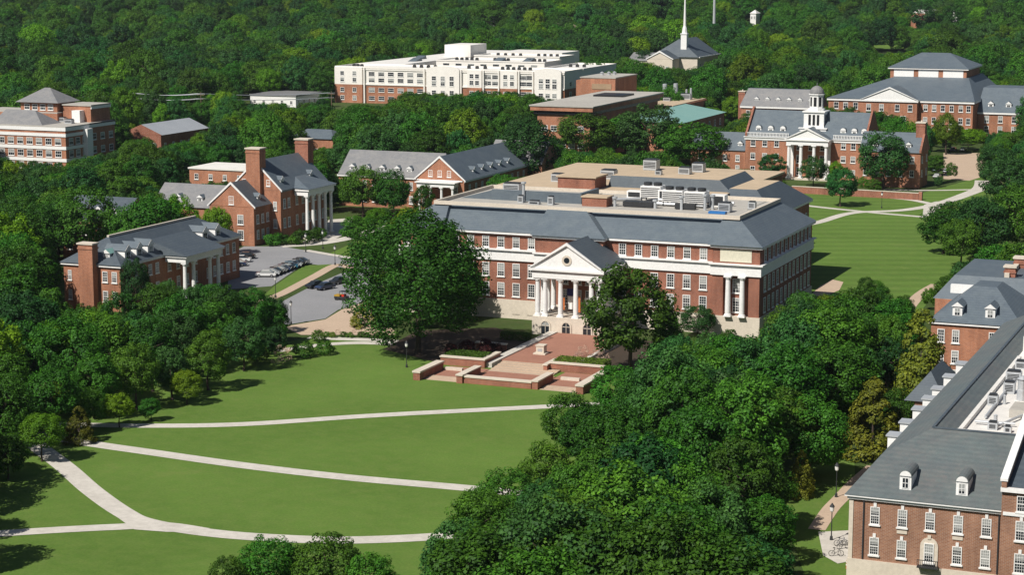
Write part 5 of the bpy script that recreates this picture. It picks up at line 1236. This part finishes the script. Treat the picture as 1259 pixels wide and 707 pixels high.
# ---- trees everywhere else ------------------------------------------------------------------------
def inside(poly, x, y):
    c = False; j = len(poly) - 1
    for i in range(len(poly)):
        xi, yi = poly[i]; xj, yj = poly[j]
        if (yi > y) != (yj > y) and x < (xj - xi) * (y - yi) / (yj - yi) + xi: c = not c
        j = i
    return c
CLEAR = [  # (visible thing in pixels, its distance): no nearer tree may cover it
    ([(500, 270), (528, 248), (600, 233), (640, 228), (690, 198), (890, 203), (1002, 240), (1002, 326), (955, 368), (925, 400), (875, 402), (850, 372), (815, 352), (800, 330), (760, 345), (745, 372), (742, 418), (742, 440), (750, 468), (740, 490), (512, 478), (508, 452), (560, 430), (625, 405), (612, 330)], 425),
    ([(0, 600), (60, 580), (112, 545), (190, 520), (268, 492), (340, 458), (400, 430), (520, 440), (520, 470), (708, 482), (712, 500), (680, 545), (630, 568), (585, 588), (548, 604), (530, 655), (420, 664), (330, 655), (270, 690), (240, 707), (0, 707)], 1e9),
    ([(77, 320), (98, 296), (128, 288), (232, 260), (292, 285), (292, 346), (262, 340), (226, 345), (210, 330), (178, 340), (150, 352), (128, 376), (85, 372)], 425),
    ([(228, 242), (232, 215), (295, 215), (303, 182), (326, 182), (330, 192), (368, 182), (370, 168), (392, 168), (412, 218), (412, 272), (380, 282), (345, 292), (316, 306), (285, 292), (280, 266), (262, 252)], 500),
    ([(286, 300), (345, 282), (390, 275), (440, 258), (480, 275), (445, 335), (450, 372), (490, 410), (490, 424), (372, 428), (400, 412), (352, 404), (345, 380), (332, 366), (300, 352), (288, 345)], 405),
    ([(413, 215), (425, 178), (545, 182), (615, 166), (646, 170), (640, 182), (602, 215), (578, 245), (527, 252), (518, 222), (500, 222), (480, 205)], 585),
    ([(0, 128), (55, 106), (80, 101), (112, 112), (145, 125), (146, 180), (100, 192), (70, 198), (0, 190)], 660),
    ([(168, 155), (235, 138), (254, 155), (212, 174), (195, 174)], 730), ([(303, 104), (388, 104), (388, 122), (303, 124)], 905), ([(230, 198), (302, 198), (302, 214), (232, 222)], 580), ([(360, 150), (408, 150), (408, 174), (366, 178)], 660),
    ([(412, 132), (412, 78), (470, 50), (757, 58), (757, 78), (720, 95), (706, 128), (655, 112), (600, 108), (540, 112), (490, 108), (470, 128), (440, 124)], 930),
    ([(650, 138), (662, 118), (713, 93), (790, 86), (800, 95), (887, 95), (887, 150), (838, 152), (830, 128), (785, 118), (742, 138), (700, 158)], 730),
    ([(903, 210), (903, 128), (980, 98), (1008, 98), (1080, 130), (1080, 158), (1147, 150), (1147, 232), (1115, 236), (1112, 192), (1060, 188), (1060, 202), (1015, 192), (1010, 218), (965, 220), (960, 198), (930, 190)], 625),
    ([(920, 133), (925, 103), (1005, 106), (1085, 63), (1197, 66), (1247, 88), (1247, 158), (1195, 160), (1190, 142), (1145, 152), (1080, 130), (1010, 125)], 765),
    ([(995, 265), (975, 228), (1130, 238), (1160, 185), (1208, 185), (1214, 228), (1180, 247), (1142, 266), (1138, 300), (1150, 342), (1118, 360), (1085, 345), (1060, 328), (1000, 362)], 560),
    ([(785, 72), (828, 45), (832, 0), (840, 0), (842, 45), (872, 46), (872, 72), (840, 82)], 1085),
    ([(1144, 440), (1144, 338), (1200, 325), (1270, 318), (1270, 460), (1165, 460)], 300), ([(1043, 604), (1120, 525), (1185, 455), (1270, 398), (1270, 730), (1045, 730)], 205), ([(1000, 598), (1043, 588), (1046, 740), (1018, 740), (1006, 660)], 300),
    ([(110, 235), (148, 235), (174, 266), (172, 292), (140, 285)], 370), ([(-10, 282), (16, 282), (16, 330), (-10, 380)], 330),
    ([(682, 24), (704, 24), (704, 36), (682, 40)], 1200), ([(1118, 8), (1185, 2), (1185, 14), (1130, 30), (1118, 30)], 1350), ([(918, 6), (934, 6), (934, 24), (918, 24)], 1400), ([(596, 12), (612, 12), (612, 26), (596, 26)], 1350), ([(1072, 44), (1112, 44), (1112, 60), (1080, 62)], 1250), ([(157, 110), (167, 110), (167, 146), (157, 146)], 765), ([(243, 110), (253, 110), (253, 150), (243, 150)], 765), ([(404, 108), (412, 108), (412, 130), (404, 130)], 800),
]
def blocked(a, b, Rr, H, z, dist):
    for (x0, x1, y0, y1) in FOOT:
        if x0 < a < x1 and y0 < b < y1: return True
    bx, by, _ = proj(a, b, z)
    for p in NOBASE:
        if inside(p, bx, by): return True
    for P, w in PATHS:
        if abs(P[0][0] - a) < 120:
            for q in P:
                if (q[0] - a) ** 2 + (q[1] - b) ** 2 < w * w: return True
    for (x, y, r2) in PLACED[:NHAND]:
        if (x - a) ** 2 + (y - b) ** 2 < (.75 * (r2 + Rr)) ** 2: return True
    s = F_PX / dist; cx, cyy, _ = proj(a, b, z + H * .62); rx, ry = Rr * s, H * .43 * s
    for (ex, ey, ea, eb), lim in HANDS:
        if dist < lim and ((cx - ex) / (ea + rx * .85)) ** 2 + ((cyy - ey) / (eb + ry * .85)) ** 2 < 1: return True
    for p, lim in CLEAR:
        if dist > lim: continue
        for k in range(16):
            if inside(p, cx + rx * math.cos(k * .3927), cyy - ry * math.sin(k * .3927)): return True
        if inside(p, cx, cyy): return True
    return False
NHAND = len(PLACED)
cand = []
d = 150.0
while d < 1980:
    step = 8.2 if d < 430 else (9.0 if d < 850 else 12.5)
    half = d * .257 * 1.12 + 35; l = -half
    while l < half:
        dd, ll = d + random.uniform(-.42, .42) * step, l + random.uniform(-.42, .42) * step
        a, b = ll * cy - dd * sy, ll * sy + dd * cy
        Rr = random.uniform(4.6, 7.0); H = Rr * random.uniform(2.1, 2.75)
        if dd > 480: Rr *= random.uniform(.7, 1.25); H = Rr * random.uniform(1.9, 3.0)
        if dd > 850: Rr *= 1.28; H *= 1.2
        z = hill(a, b)
        for k in (1, .72, .5, .3):
            if not blocked(a, b, Rr * k, H * k, z, dd):
                if k >= .5 or random.random() < .8: cand.append((a, b, Rr * k, H * k, z, dd))
                break
        l += step
    d += step
inf, rest = [], []
for c in cand:
    px, py, _ = proj(c[0], c[1], c[4] + c[3] * .6); mg = c[2] * F_PX / c[5]
    (inf if (-mg < px < 1259 + mg and py < 707 + mg) else rest).append(c)
inf.sort(key=lambda c: -c[2] / c[5])
near, far = inf[:300 - NHAND], inf[300 - NHAND:] + rest
ZONES = [  # pixel test -> shared label, group
    (lambda x, y: x > 480 and y > 400, 'dark green leafy tree in the dense grove between the lawn and the nearest hall', 'trees of the big grove right of the lawn'),
    (lambda x, y: x > 780 and y > 300, 'green tree in the belt along the right flank of the library', 'trees along the right side of the library'),
    (lambda x, y: x < 480 and y > 330, 'dark green tree in the thick left grove below the chimneyed hall', 'trees of the left grove'),
    (lambda x, y: x < 300 and y > 190, 'green tree in the woods left of and behind the chimneyed hall', 'trees behind the chimneyed hall'),
    (lambda x, y: x < 640, 'green tree in the middle woods between the left halls and the apartment block', 'trees in front of the apartment block'),
    (lambda x, y: True, 'green tree in the middle distance around the cupola hall and the library rear', 'trees around the cupola hall')]
for (a, b, Rr, H, z, dd) in near:
    px, py, _ = proj(a, b, z + H * .6)
    u = random.random(); big = px > 480 and py > 400
    cr = random.choice(CROWN) if u < .74 else (random.choice(CROWN_D) if u < .93 or big else random.choice(CROWN_L))
    for t, lb, g in ZONES:
        if t(px, py): tree(a, b, Rr, H, cr, lb, g, z=z); break
# the rest of the woods as one object: points that carry instanced crowns
me = bpy.data.meshes.new('woodland')
me.from_pydata([(c[0], c[1], c[4] - .1) for c in far], [], [])
for nm, vals in (('size', [c[2] / 6 for c in far]), ('tall', [c[3] / 15 for c in far]), ('turn', [random.uniform(0, 6.28) for _ in far])):
    at_ = me.attributes.new(nm, 'FLOAT', 'POINT'); at_.data.foreach_set('value', vals)
kinds = []
for c in far:
    u = random.random(); kinds.append(random.randrange(5) if u < .55 else (5 + random.randrange(2) if u < .88 else 7 + random.randrange(2)))
at_ = me.attributes.new('sort', 'INT', 'POINT'); at_.data.foreach_set('value', kinds)
wood = bpy.data.objects.new('woodland', me); col.objects.link(wood); wood['kind'] = 'stuff'
ng = bpy.data.node_groups.new('scatter_crowns', 'GeometryNodeTree')
ng.interface.new_socket('Geometry', in_out='INPUT', socket_type='NodeSocketGeometry'); ng.interface.new_socket('Geometry', in_out='OUTPUT', socket_type='NodeSocketGeometry')
N_ = ng.nodes; LK = ng.links.new
gi, go = N_.new('NodeGroupInput'), N_.new('NodeGroupOutput')
iop = N_.new('GeometryNodeInstanceOnPoints'); iop.inputs['Pick Instance'].default_value = True
g2i = N_.new('GeometryNodeGeometryToInstance')
srcs = {}
for o in list(bpy.data.objects):
    if o.name.startswith('crown') and o.data not in srcs: srcs[o.data] = o
for me_ in reversed(CROWN + CROWN_D + CROWN_L):
    oi = N_.new('GeometryNodeObjectInfo'); oi.inputs['As Instance'].default_value = False
    oi.inputs['Object'].default_value = srcs[me_]; oi.transform_space = 'ORIGINAL'; LK(oi.outputs['Geometry'], g2i.inputs[0])
def attr(nm, t='FLOAT'):
    n = N_.new('GeometryNodeInputNamedAttribute'); n.data_type = t; n.inputs[0].default_value = nm; return n.outputs[0]
sc = N_.new('ShaderNodeCombineXYZ'); s_ = attr('size'); LK(s_, sc.inputs[0]); LK(s_, sc.inputs[1]); LK(attr('tall'), sc.inputs[2])
ro = N_.new('ShaderNodeCombineXYZ'); LK(attr('turn'), ro.inputs[2])
LK(gi.outputs[0], iop.inputs['Points']); LK(g2i.outputs[0], iop.inputs['Instance']); LK(attr('sort', 'INT'), iop.inputs['Instance Index'])
LK(sc.outputs[0], iop.inputs['Scale']); LK(ro.outputs[0], iop.inputs['Rotation']); LK(iop.outputs[0], go.inputs[0])
wood.modifiers.new('scatter', 'NODES').node_group = ng
print('trees', NTREE[0], 'woodland', len(far))

# ---- shrubs and hedges -----------------------------------------------------------------------------
def shrub(x, y, r, me_, label, group=None, z=0.0):
    o = bpy.data.objects.new('shrub', me_); col.objects.link(o); o.location = (x, y, z - .05); o.scale = (r / 1.4,) * 3; o.rotation_euler = (0, 0, random.uniform(0, 6))
    return tag(o, label, 'shrub', group)
def hedge(x0, x1, y0, y1, h, label, z=0.0, group=None):
    global rng; rng = np.random.default_rng(int(abs(x0 * 7 + y0)))
    n = int(((x1 - x0) * (y1 - y0) + 2 * h * (x1 - x0 + y1 - y0)) * 75)
    P = np.stack([rng.uniform(x0, x1, n), rng.uniform(y0, y1, n), rng.uniform(0, h, n)], 1); Nn = np.zeros((n, 3)); f = rng.random(n); A = (x1 - x0) * (y1 - y0); B = (x1 - x0) * h; Cc = (y1 - y0) * h; T = A + 2 * B + 2 * Cc
    e = np.cumsum([A, B, B, Cc, Cc]) / T
    k = np.searchsorted(e, f)
    P[k == 0, 2] = h; Nn[k == 0] = (0, 0, 1); P[k == 1, 1] = y0; Nn[k == 1] = (0, -1, 0); P[k == 2, 1] = y1; Nn[k == 2] = (0, 1, 0); P[k == 3, 0] = x0; Nn[k == 3] = (-1, 0, 0); P[k >= 4, 0] = x1; Nn[k >= 4] = (1, 0, 0)
    P += rng.normal(size=(n, 3)) * .07; Nn += rng.normal(size=(n, 3)) * .45
    c = ((x0 + x1) / 2, (y0 + y1) / 2, z)
    me_ = cards(P - np.array([c[0], c[1], 0]), Nn, rng.uniform(.07, .14, n), 'hedge', M['hedge'])
    o = bpy.data.objects.new('hedge', me_); o.location = c; col.objects.link(o); return tag(o, label, 'hedge', group)
hedge(-135.3, -128.4, 297.2, 301.0, 1.75, 'clipped bright hedge in the raised bed left of the terrace steps')
hedge(-116.6, -107.9, 299.4, 303.0, 1.75, 'clipped bright hedge in the raised bed right of the terrace steps')
hedge(-134.8, -129.4, 320, 321.5, 1.3, 'low hedge at the left foot of the library portico')
hedge(-232.2, -230.2, 427, 436, 2.6, 'dark hedge under the shaded side of the twin gabled hall', group=None)
MULCH = [(-138, 298), (-128, 301.2), (-128.6, 322), (-140, 330), (-152, 322), (-150, 304)]
structure('mulch_bed', MB().poly([(x, y, .06) for x, y in MULCH]), M['mulch'])
structure('mulch_bed', MB().poly([(x, y, .06) for x, y in [(-116, 303), (-104, 298), (-100, 312), (-104, 330), (-113, 328)]]), M['mulch'])
for (x, y, r) in [(-133.5, 303.6, 1.5), (-131.2, 305, 1.5), (-135.2, 306.4, 1.7), (-130.6, 308, 1.4), (-133, 309.5, 1.6), (-137.4, 304.6, 1.4)]:
    shrub(x, y, r, SHRUB_R, 'dark red leaved shrub behind the left terrace hedge', 'dark red shrubs behind the left terrace hedge')
for (x, y, r) in [(-114.3, 305.2, 1.3), (-111.6, 306.4, 1.5), (-114.9, 309, 1.5), (-109.4, 304.8, 1.2), (-112.4, 311, 1.6)]:
    shrub(x, y, r, SHRUB_W, 'pale blossoming shrub behind the right terrace hedge', 'pale blossoming shrubs behind the right terrace hedge')
for (px, py, r, me_, lb, g) in [(347, 452, 2.2, SHRUB_W, 'white blossoming shrub at the far left edge of the lawn', None),
        (316, 446, 2.4, SHRUB, 'light green shrub left of the white blossoming one', None), (330, 438, 2.0, SHRUB_D, 'dark shrub above the white blossoming one', None), (372, 440, 2.2, SHRUB_D, 'dark round shrub right of the white blossoming one', None), (400, 436, 2.0, SHRUB_D, 'dark shrub on the lawn edge nearest the paved yard', None),
        (392, 420, 1.6, SHRUB, 'shrub at the lower left corner of the paved yard', None)]:
    x, y = at(px, py, 0); shrub(x, y, r, me_, lb, g)
for i in range(14):
    px = 395 + i * 7; x, y = at(px, 414 + (i % 3) * .8, 0); shrub(x, y, .85, SHRUB if i % 3 else SHRUB_W, 'small shrub in the row along the lower edge of the paved yard', 'row of small shrubs below the paved yard')
for (px, py, r) in [(335, 302, 2.4), (347, 301, 2.2), (372, 300, 2.8), (384, 297, 2.6), (393, 293, 2.2), (360, 301, 1.8)]:
    x, y = at(px, py, 0); shrub(x, y, r, SHRUB_D, 'rounded green shrub in front of the twin gabled hall', 'shrubs in front of the twin gabled hall')

# ================================================================== SMALL THINGS
def car_parts(m):
    body = MB()
    prof = [(-2.2, .35), (-2.25, .62), (-2.1, .86), (-1.2, .94), (1.2, .94), (2.1, .9), (2.25, .66), (2.2, .35)]
    body.prism(prof, 1, -.88, .88, 0)
    cab = [(-1.35, .943), (-.75, 1.42), (.85, 1.44), (1.75, .943)]
    body.add([(x, s * (.84 if z < 1 else .64), z) for s in (-1, 1) for x, z in cab], [(0, 1, 2, 3), (7, 6, 5, 4), (0, 4, 5, 1), (1, 5, 6, 2), (2, 6, 7, 3), (0, 3, 7, 4)], 1)
    body.box(-.72, .82, -.62, .62, 1.443, 1.48, 0)
    body.box(2.2, 2.27, -.8, .8, .38, .55, 2).box(-2.27, -2.2, -.8, .8, .38, .55, 2)
    wheel = MB()
    P = 12
    for r_, y0, y1, mi in ((.33, -.1, .1, 0), (.2, -.115, .115, 1)):
        ring = [(r_ * math.cos(6.2832 * k / P), r_ * math.sin(6.2832 * k / P)) for k in range(P)]
        wheel.prism(ring, 1, y0, y1, mi)
    lamp = MB().box(-.03, .03, -.2, .2, -.07, .07)
    return body.mesh('body', [m, M['glass'], M['dark_metal']]), wheel.mesh('wheel', [M['tyre'], M['chrome']]), lamp.mesh('headlight', M['frame'])
CARP = {}
def car(px, py, ang, colr, label, group=None):
    if colr not in CARP: CARP[colr] = car_parts(M['car_' + colr])
    b, w, l = CARP[colr]; x, y = at(px, py, 0)
    r = thing('parked_car', label, 'car', (x, y, .05), group); r.rotation_euler = (0, 0, R(ang))
    o = bpy.data.objects.new('body', b); col.objects.link(o); o.parent = r
    for sx in (-1.35, 1.35):
        for sy_ in (-.82, .82): o = bpy.data.objects.new('wheel', w); col.objects.link(o); o.parent = r; o.location = (sx, sy_, .33)
    for sy_ in (-.6, .6): o = bpy.data.objects.new('headlight', l); col.objects.link(o); o.parent = r; o.location = (2.25, sy_, .7)
    return r
names = {'black': 'black', 'white': 'white', 'silver': 'silver', 'navy': 'dark blue', 'grey': 'grey', 'teal': 'teal', 'red': 'red'}
for i, c in enumerate(['white', 'silver', 'black', 'grey', 'navy', 'black', 'teal', 'silver', 'black', 'grey']):
    px = 327 + 4.6 * i; py = 340.5 - 1.75 * i
    car(px, py, 20, c, '%s car, %s from the near end of the row along the grass strip' % (names[c], ('first', 'second', 'third', 'fourth', 'fifth', 'sixth', 'seventh', 'eighth', 'ninth', 'last')[i]), 'cars parked in a row by the grass strip')
car(291, 327, 20, 'navy', 'dark blue car parked at the shaded end of the chimneyed hall'); car(296, 322, 20, 'white', 'white car parked at the shaded end of the chimneyed hall'); car(302, 318, 20, 'black', 'black car parked farthest along the chimneyed hall')
car(388, 354, 75, 'black', 'black car at the left of three dark ones parked on the street'); car(400, 356, 75, 'navy', 'dark blue car between two black ones on the street'); car(417, 349, 75, 'black', 'black car at the right of three dark ones parked on the street')
for i, (px, py, c) in enumerate([(1150, 211, 'teal'), (1157, 209, 'black'), (1164, 213, 'silver'), (1152, 219, 'grey'), (1172, 186, 'navy'), (1184, 186, 'white')]):
    car(px, py, 90, c, '%s car parked beside the right gable of the cupola hall%s' % (names[c], '' if i < 4 else ', in the far row'), 'cars parked behind the cupola hall')
for i, (px, py, c) in enumerate([(270, 166, 'white'), (278, 165, 'silver'), (290, 164, 'black'), (300, 163, 'navy')]):
    car(px, py, 70, c, '%s car on the far lot right of the metal roofed shed' % names[c], 'cars on the far lot by the shed')

# yellow and dark utility cart by the fence
x, y = at(420, 369, 0)
r_ = thing('utility_cart', 'small yellow and dark utility cart standing on the street left of the huge tree', 'cart', (x, y, .04))
MB().box(x - 1.3, x + 1.3, y - .7, y + .7, .35, .8).box(x - 1.3, x - .1, y - .7, y + .7, .803, 1.1, 1).build('body', [M['dark_metal'], M['yellow']], r_)
MB().box(x - .2, x + 1.2, y - .7, y + .7, 1.75, 1.85).build('canopy', M['dark_metal'], r_)
for sx in (-.15, 1.1):
    for s2 in (-.62, .62): MB().box(x + sx - .03, x + sx + .03, y + s2 - .03, y + s2 + .03, .803, 1.747).build('post', M['dark_metal'], r_)
MB().box(x + .3, x + .8, y - .6, y + .6, .803, 1.2).build('seat', M['red'], r_)
for sx in (-.85, .85):
    for s2 in (-.72, .72): MB().prism([(x + sx + .3 * math.cos(k * .5236), .33 + .3 * math.sin(k * .5236)) for k in range(12)], 1, y + s2 - .08, y + s2 + .08).build('wheel', M['tyre'], r_)

LAMP = (MB().lathe(0, 0, [(.2, 0), (.16, .5), (.07, .6), (.055, 3.4), (.09, 3.45)], 10).mesh('pole', M['dark_metal']),
        MB().lathe(0, 0, [(.12, 3.453), (.22, 3.6), (.26, 4.0), (.18, 4.1)], 10).mesh('lantern', M['frame']),
        MB().lathe(0, 0, [(.32, 4.103), (.2, 4.3), (.03, 4.55)], 10).mesh('lantern_cap', M['dark_metal']))
def lamp(px, py, label):
    x, y = at(px, py, 0); r = thing('lamp_post', label, 'lamp post', (x, y, 0), 'black lamp posts')
    for n_, m_ in zip(('pole', 'lantern', 'lantern_cap'), LAMP): inst(n_, m_, r, (x, y, 0))
for px, py, lb in [(358, 399, 'black lamp post at the left end of the worn grey street surface'), (376, 310, 'black lamp post in front of the shrubs by the twin gabled hall'), (397, 306, 'black lamp post near the forecourt of the white columned hall'), (412, 326, 'black lamp post at the far tip of the grass strip'), (427, 360, 'black lamp post behind the yellow utility cart'), (339, 366, 'black lamp post at the near end of the grass strip'),
                   (1022, 665, 'black lamp post on the walk beside the nearest hall'), (1028, 612, 'thin lamp post on the grass above the tan path beside the nearest hall'), (1084, 256, 'lamp post on the far lawn right of the round dark tree'), (500, 452, 'black lamp post under the huge spreading tree')]: lamp(px, py, lb)

def bicycle(px, py, ang, label):
    x, y = at(px, py, 0); r = thing('bicycle', label, 'bicycle', (x, y, .06)); r.rotation_euler = (0, 0, R(ang))
    def put(nm, b, m): o = bpy.data.objects.new(nm, b.mesh(nm, M[m])); col.objects.link(o); o.parent = r
    for cx in (-.52, .52):
        b = MB(); n = 16
        for k in range(n):
            p, q = [(cx + .33 * math.cos(6.2832 * j / n), 0, .35 + .33 * math.sin(6.2832 * j / n)) for j in (k, k + 1)]; b.tube(p, q, .03, 5)
        for k in range(6): b.tube((cx, 0, .35), (cx + .32 * math.cos(k * 1.047), 0, .35 + .32 * math.sin(k * 1.047)), .006, 4)
        put('wheel', b, 'tyre')
    b = MB()
    for p, q in [((-.52, 0, .35), (-.1, 0, .33)), ((-.52, 0, .35), (-.22, 0, .82)), ((-.1, 0, .33), (-.24, 0, .95)), ((-.1, 0, .33), (.38, 0, .85)), ((-.2, 0, .82), (.36, 0, .9)), ((.34, 0, .98), (.52, 0, .35))]: b.tube(p, q, .025, 6)
    put('frame', b, 'car_navy' if 'left' in label else 'car_black'); put('handlebar', MB().tube((.33, -.27, 1.02), (.33, 0, 1.0), .018).tube((.33, 0, 1.0), (.33, .27, 1.02), .018), 'chrome'); put('saddle', MB().box(-.38, -.12, -.07, .07, .95, 1.02), 'tyre')
bicycle(1034, 672, 30, 'left bicycle parked on the walk beside the nearest hall'); bicycle(1037, 676, 40, 'right bicycle parked on the walk beside the nearest hall'); bicycle(1028, 685, 20, 'dark bicycle nearest the grass below the other two, beside the nearest hall' )
x, y = at(1043, 700, 0); r_ = thing('traffic_barrel', 'orange and white traffic barrel at the corner of the nearest hall', 'barrel', (x, y, 0))
MB().lathe(x, y, [(.3, 0), (.28, .4), (.26, .75), (.24, 1.0), (.1, 1.02)], 12).build('drum', M['orange'], r_); MB().lathe(x, y, [(.295, .42), (.285, .58)], 12).lathe(x, y, [(.275, .74), (.265, .88)], 12).build('reflective_band', M['frame'], r_)

# brick garden wall by the far lawn
x0, y0 = at(974, 237, 0); x1, y1 = at(1129, 246, 0)
r_ = thing('garden_wall', 'long low red brick garden wall between the cupola hall and the far lawn', 'wall', (x0, y0, 0))
L_ = math.hypot(x1 - x0, y1 - y0); r_.rotation_euler = (0, 0, math.atan2(y1 - y0, x1 - x0))
for nm, b, m in (('wall', MB().box(0, L_, -.25, .25, -.3, 1.9), 'brick'), ('coping', MB().box(-.1, L_ + .1, -.33, .33, 1.903, 2.05), 'stone'), ('pier', MB().box(L_ + .15, L_ + 1.1, -.5, .5, -.3, 2.4), 'brick')):
    o = bpy.data.objects.new(nm, b.mesh(nm, M[m])); col.objects.link(o); o.parent = r_

# utility poles and lines in the far left woods
POLES = []
def upole(px, py, ytop, label):
    x, y = at(px, py, 0); h = (py - ytop) * proj(x, y, 0)[2] / F_PX
    r = thing('utility_pole', label, 'utility pole', (x, y, 0), 'wooden utility poles'); POLES.append((x, y, h))
    MB().lathe(x, y, [(.24, -.5), (.15, h)], 8).build('pole', M['wood'], r); MB().box(x - 1.6, x + 1.6, y - .08, y + .08, h - 1.2, h - .95).box(x - 1.2, x + 1.2, y - .08, y + .08, h - 2.8, h - 2.6).build('crossarm', M['wood'], r)
    for s in (-1.5, -.7, .7, 1.5): MB().lathe(x + s, y, [(.07, h - .947), (.09, h - .75), (.03, h - .6)], 6).build('insulator', M['frame'], r)
upole(60, 150, 106, 'utility pole at far left, behind the residential block'); upole(162, 158, 112, 'utility pole left of the metal roofed shed'); upole(248, 160, 113, 'utility pole right of the metal roofed shed'); upole(408, 148, 112, 'utility pole near the left end of the apartment block')
for i in range(len(POLES) - 1):
    (x0, y0, h0), (x1, y1, h1) = POLES[i], POLES[i + 1]; b = MB()
    for s, dz in ((-1.5, -.6), (-.7, -.6), (1.5, -.6), (-1.1, -2.5), (1.1, -2.5)):
        prev = None
        for k in range(9):
            t = k / 8; p = (x0 + (x1 - x0) * t + s, y0 + (y1 - y0) * t, h0 + (h1 - h0) * t + dz - 3.2 * t * (1 - t))
            if prev: b.tube(prev, p, .08, 4)
            prev = p
    o = b.build('power_line', M['metal']); tag(o, ['bundle of power lines behind the residential block at far left', 'bundle of power lines above the metal roofed shed', 'bundle of power lines between the shed and the apartment block'][i], 'power line', 'power lines')
z_ = hill(*at(878, 22, 15)); x, y = at(878, 26, z_)
o = MB().lathe(x, y, [(.7, z_ - 1), (.3, z_ + 42)], 8).build('mast', M['metal']); tag(o, 'thin grey mast rising from the far woods right of the church', 'mast')

# ================================================================== AIR
hz = MB()
c_ = [(-900, -260), (900, -260), (1400, 2700), (-1400, 2700)]
q_ = [(l * cy - d * sy, l * sy + d * cy) for l, d in c_]
hz.add([(a, b, -6) for a, b in q_] + [(a, b, 112) for a, b in q_], [(0, 3, 2, 1), (4, 5, 6, 7), (0, 1, 5, 4), (1, 2, 6, 5), (2, 3, 7, 6), (3, 0, 4, 7)])
hm = bpy.data.materials.new('air'); hm.use_nodes = True; nt = hm.node_tree; nt.nodes.clear()
pv = nt.nodes.new('ShaderNodeVolumePrincipled'); pv.inputs['Density'].default_value = .000035; pv.inputs['Color'].default_value = (.80, .88, 1.0, 1); pv.inputs['Anisotropy'].default_value = .2
mo = nt.nodes.new('ShaderNodeOutputMaterial'); nt.links.new(pv.outputs[0], mo.inputs['Volume'])
o = bpy.data.objects.new('haze', hz.mesh('haze', hm)); col.objects.link(o); o['kind'] = 'stuff'
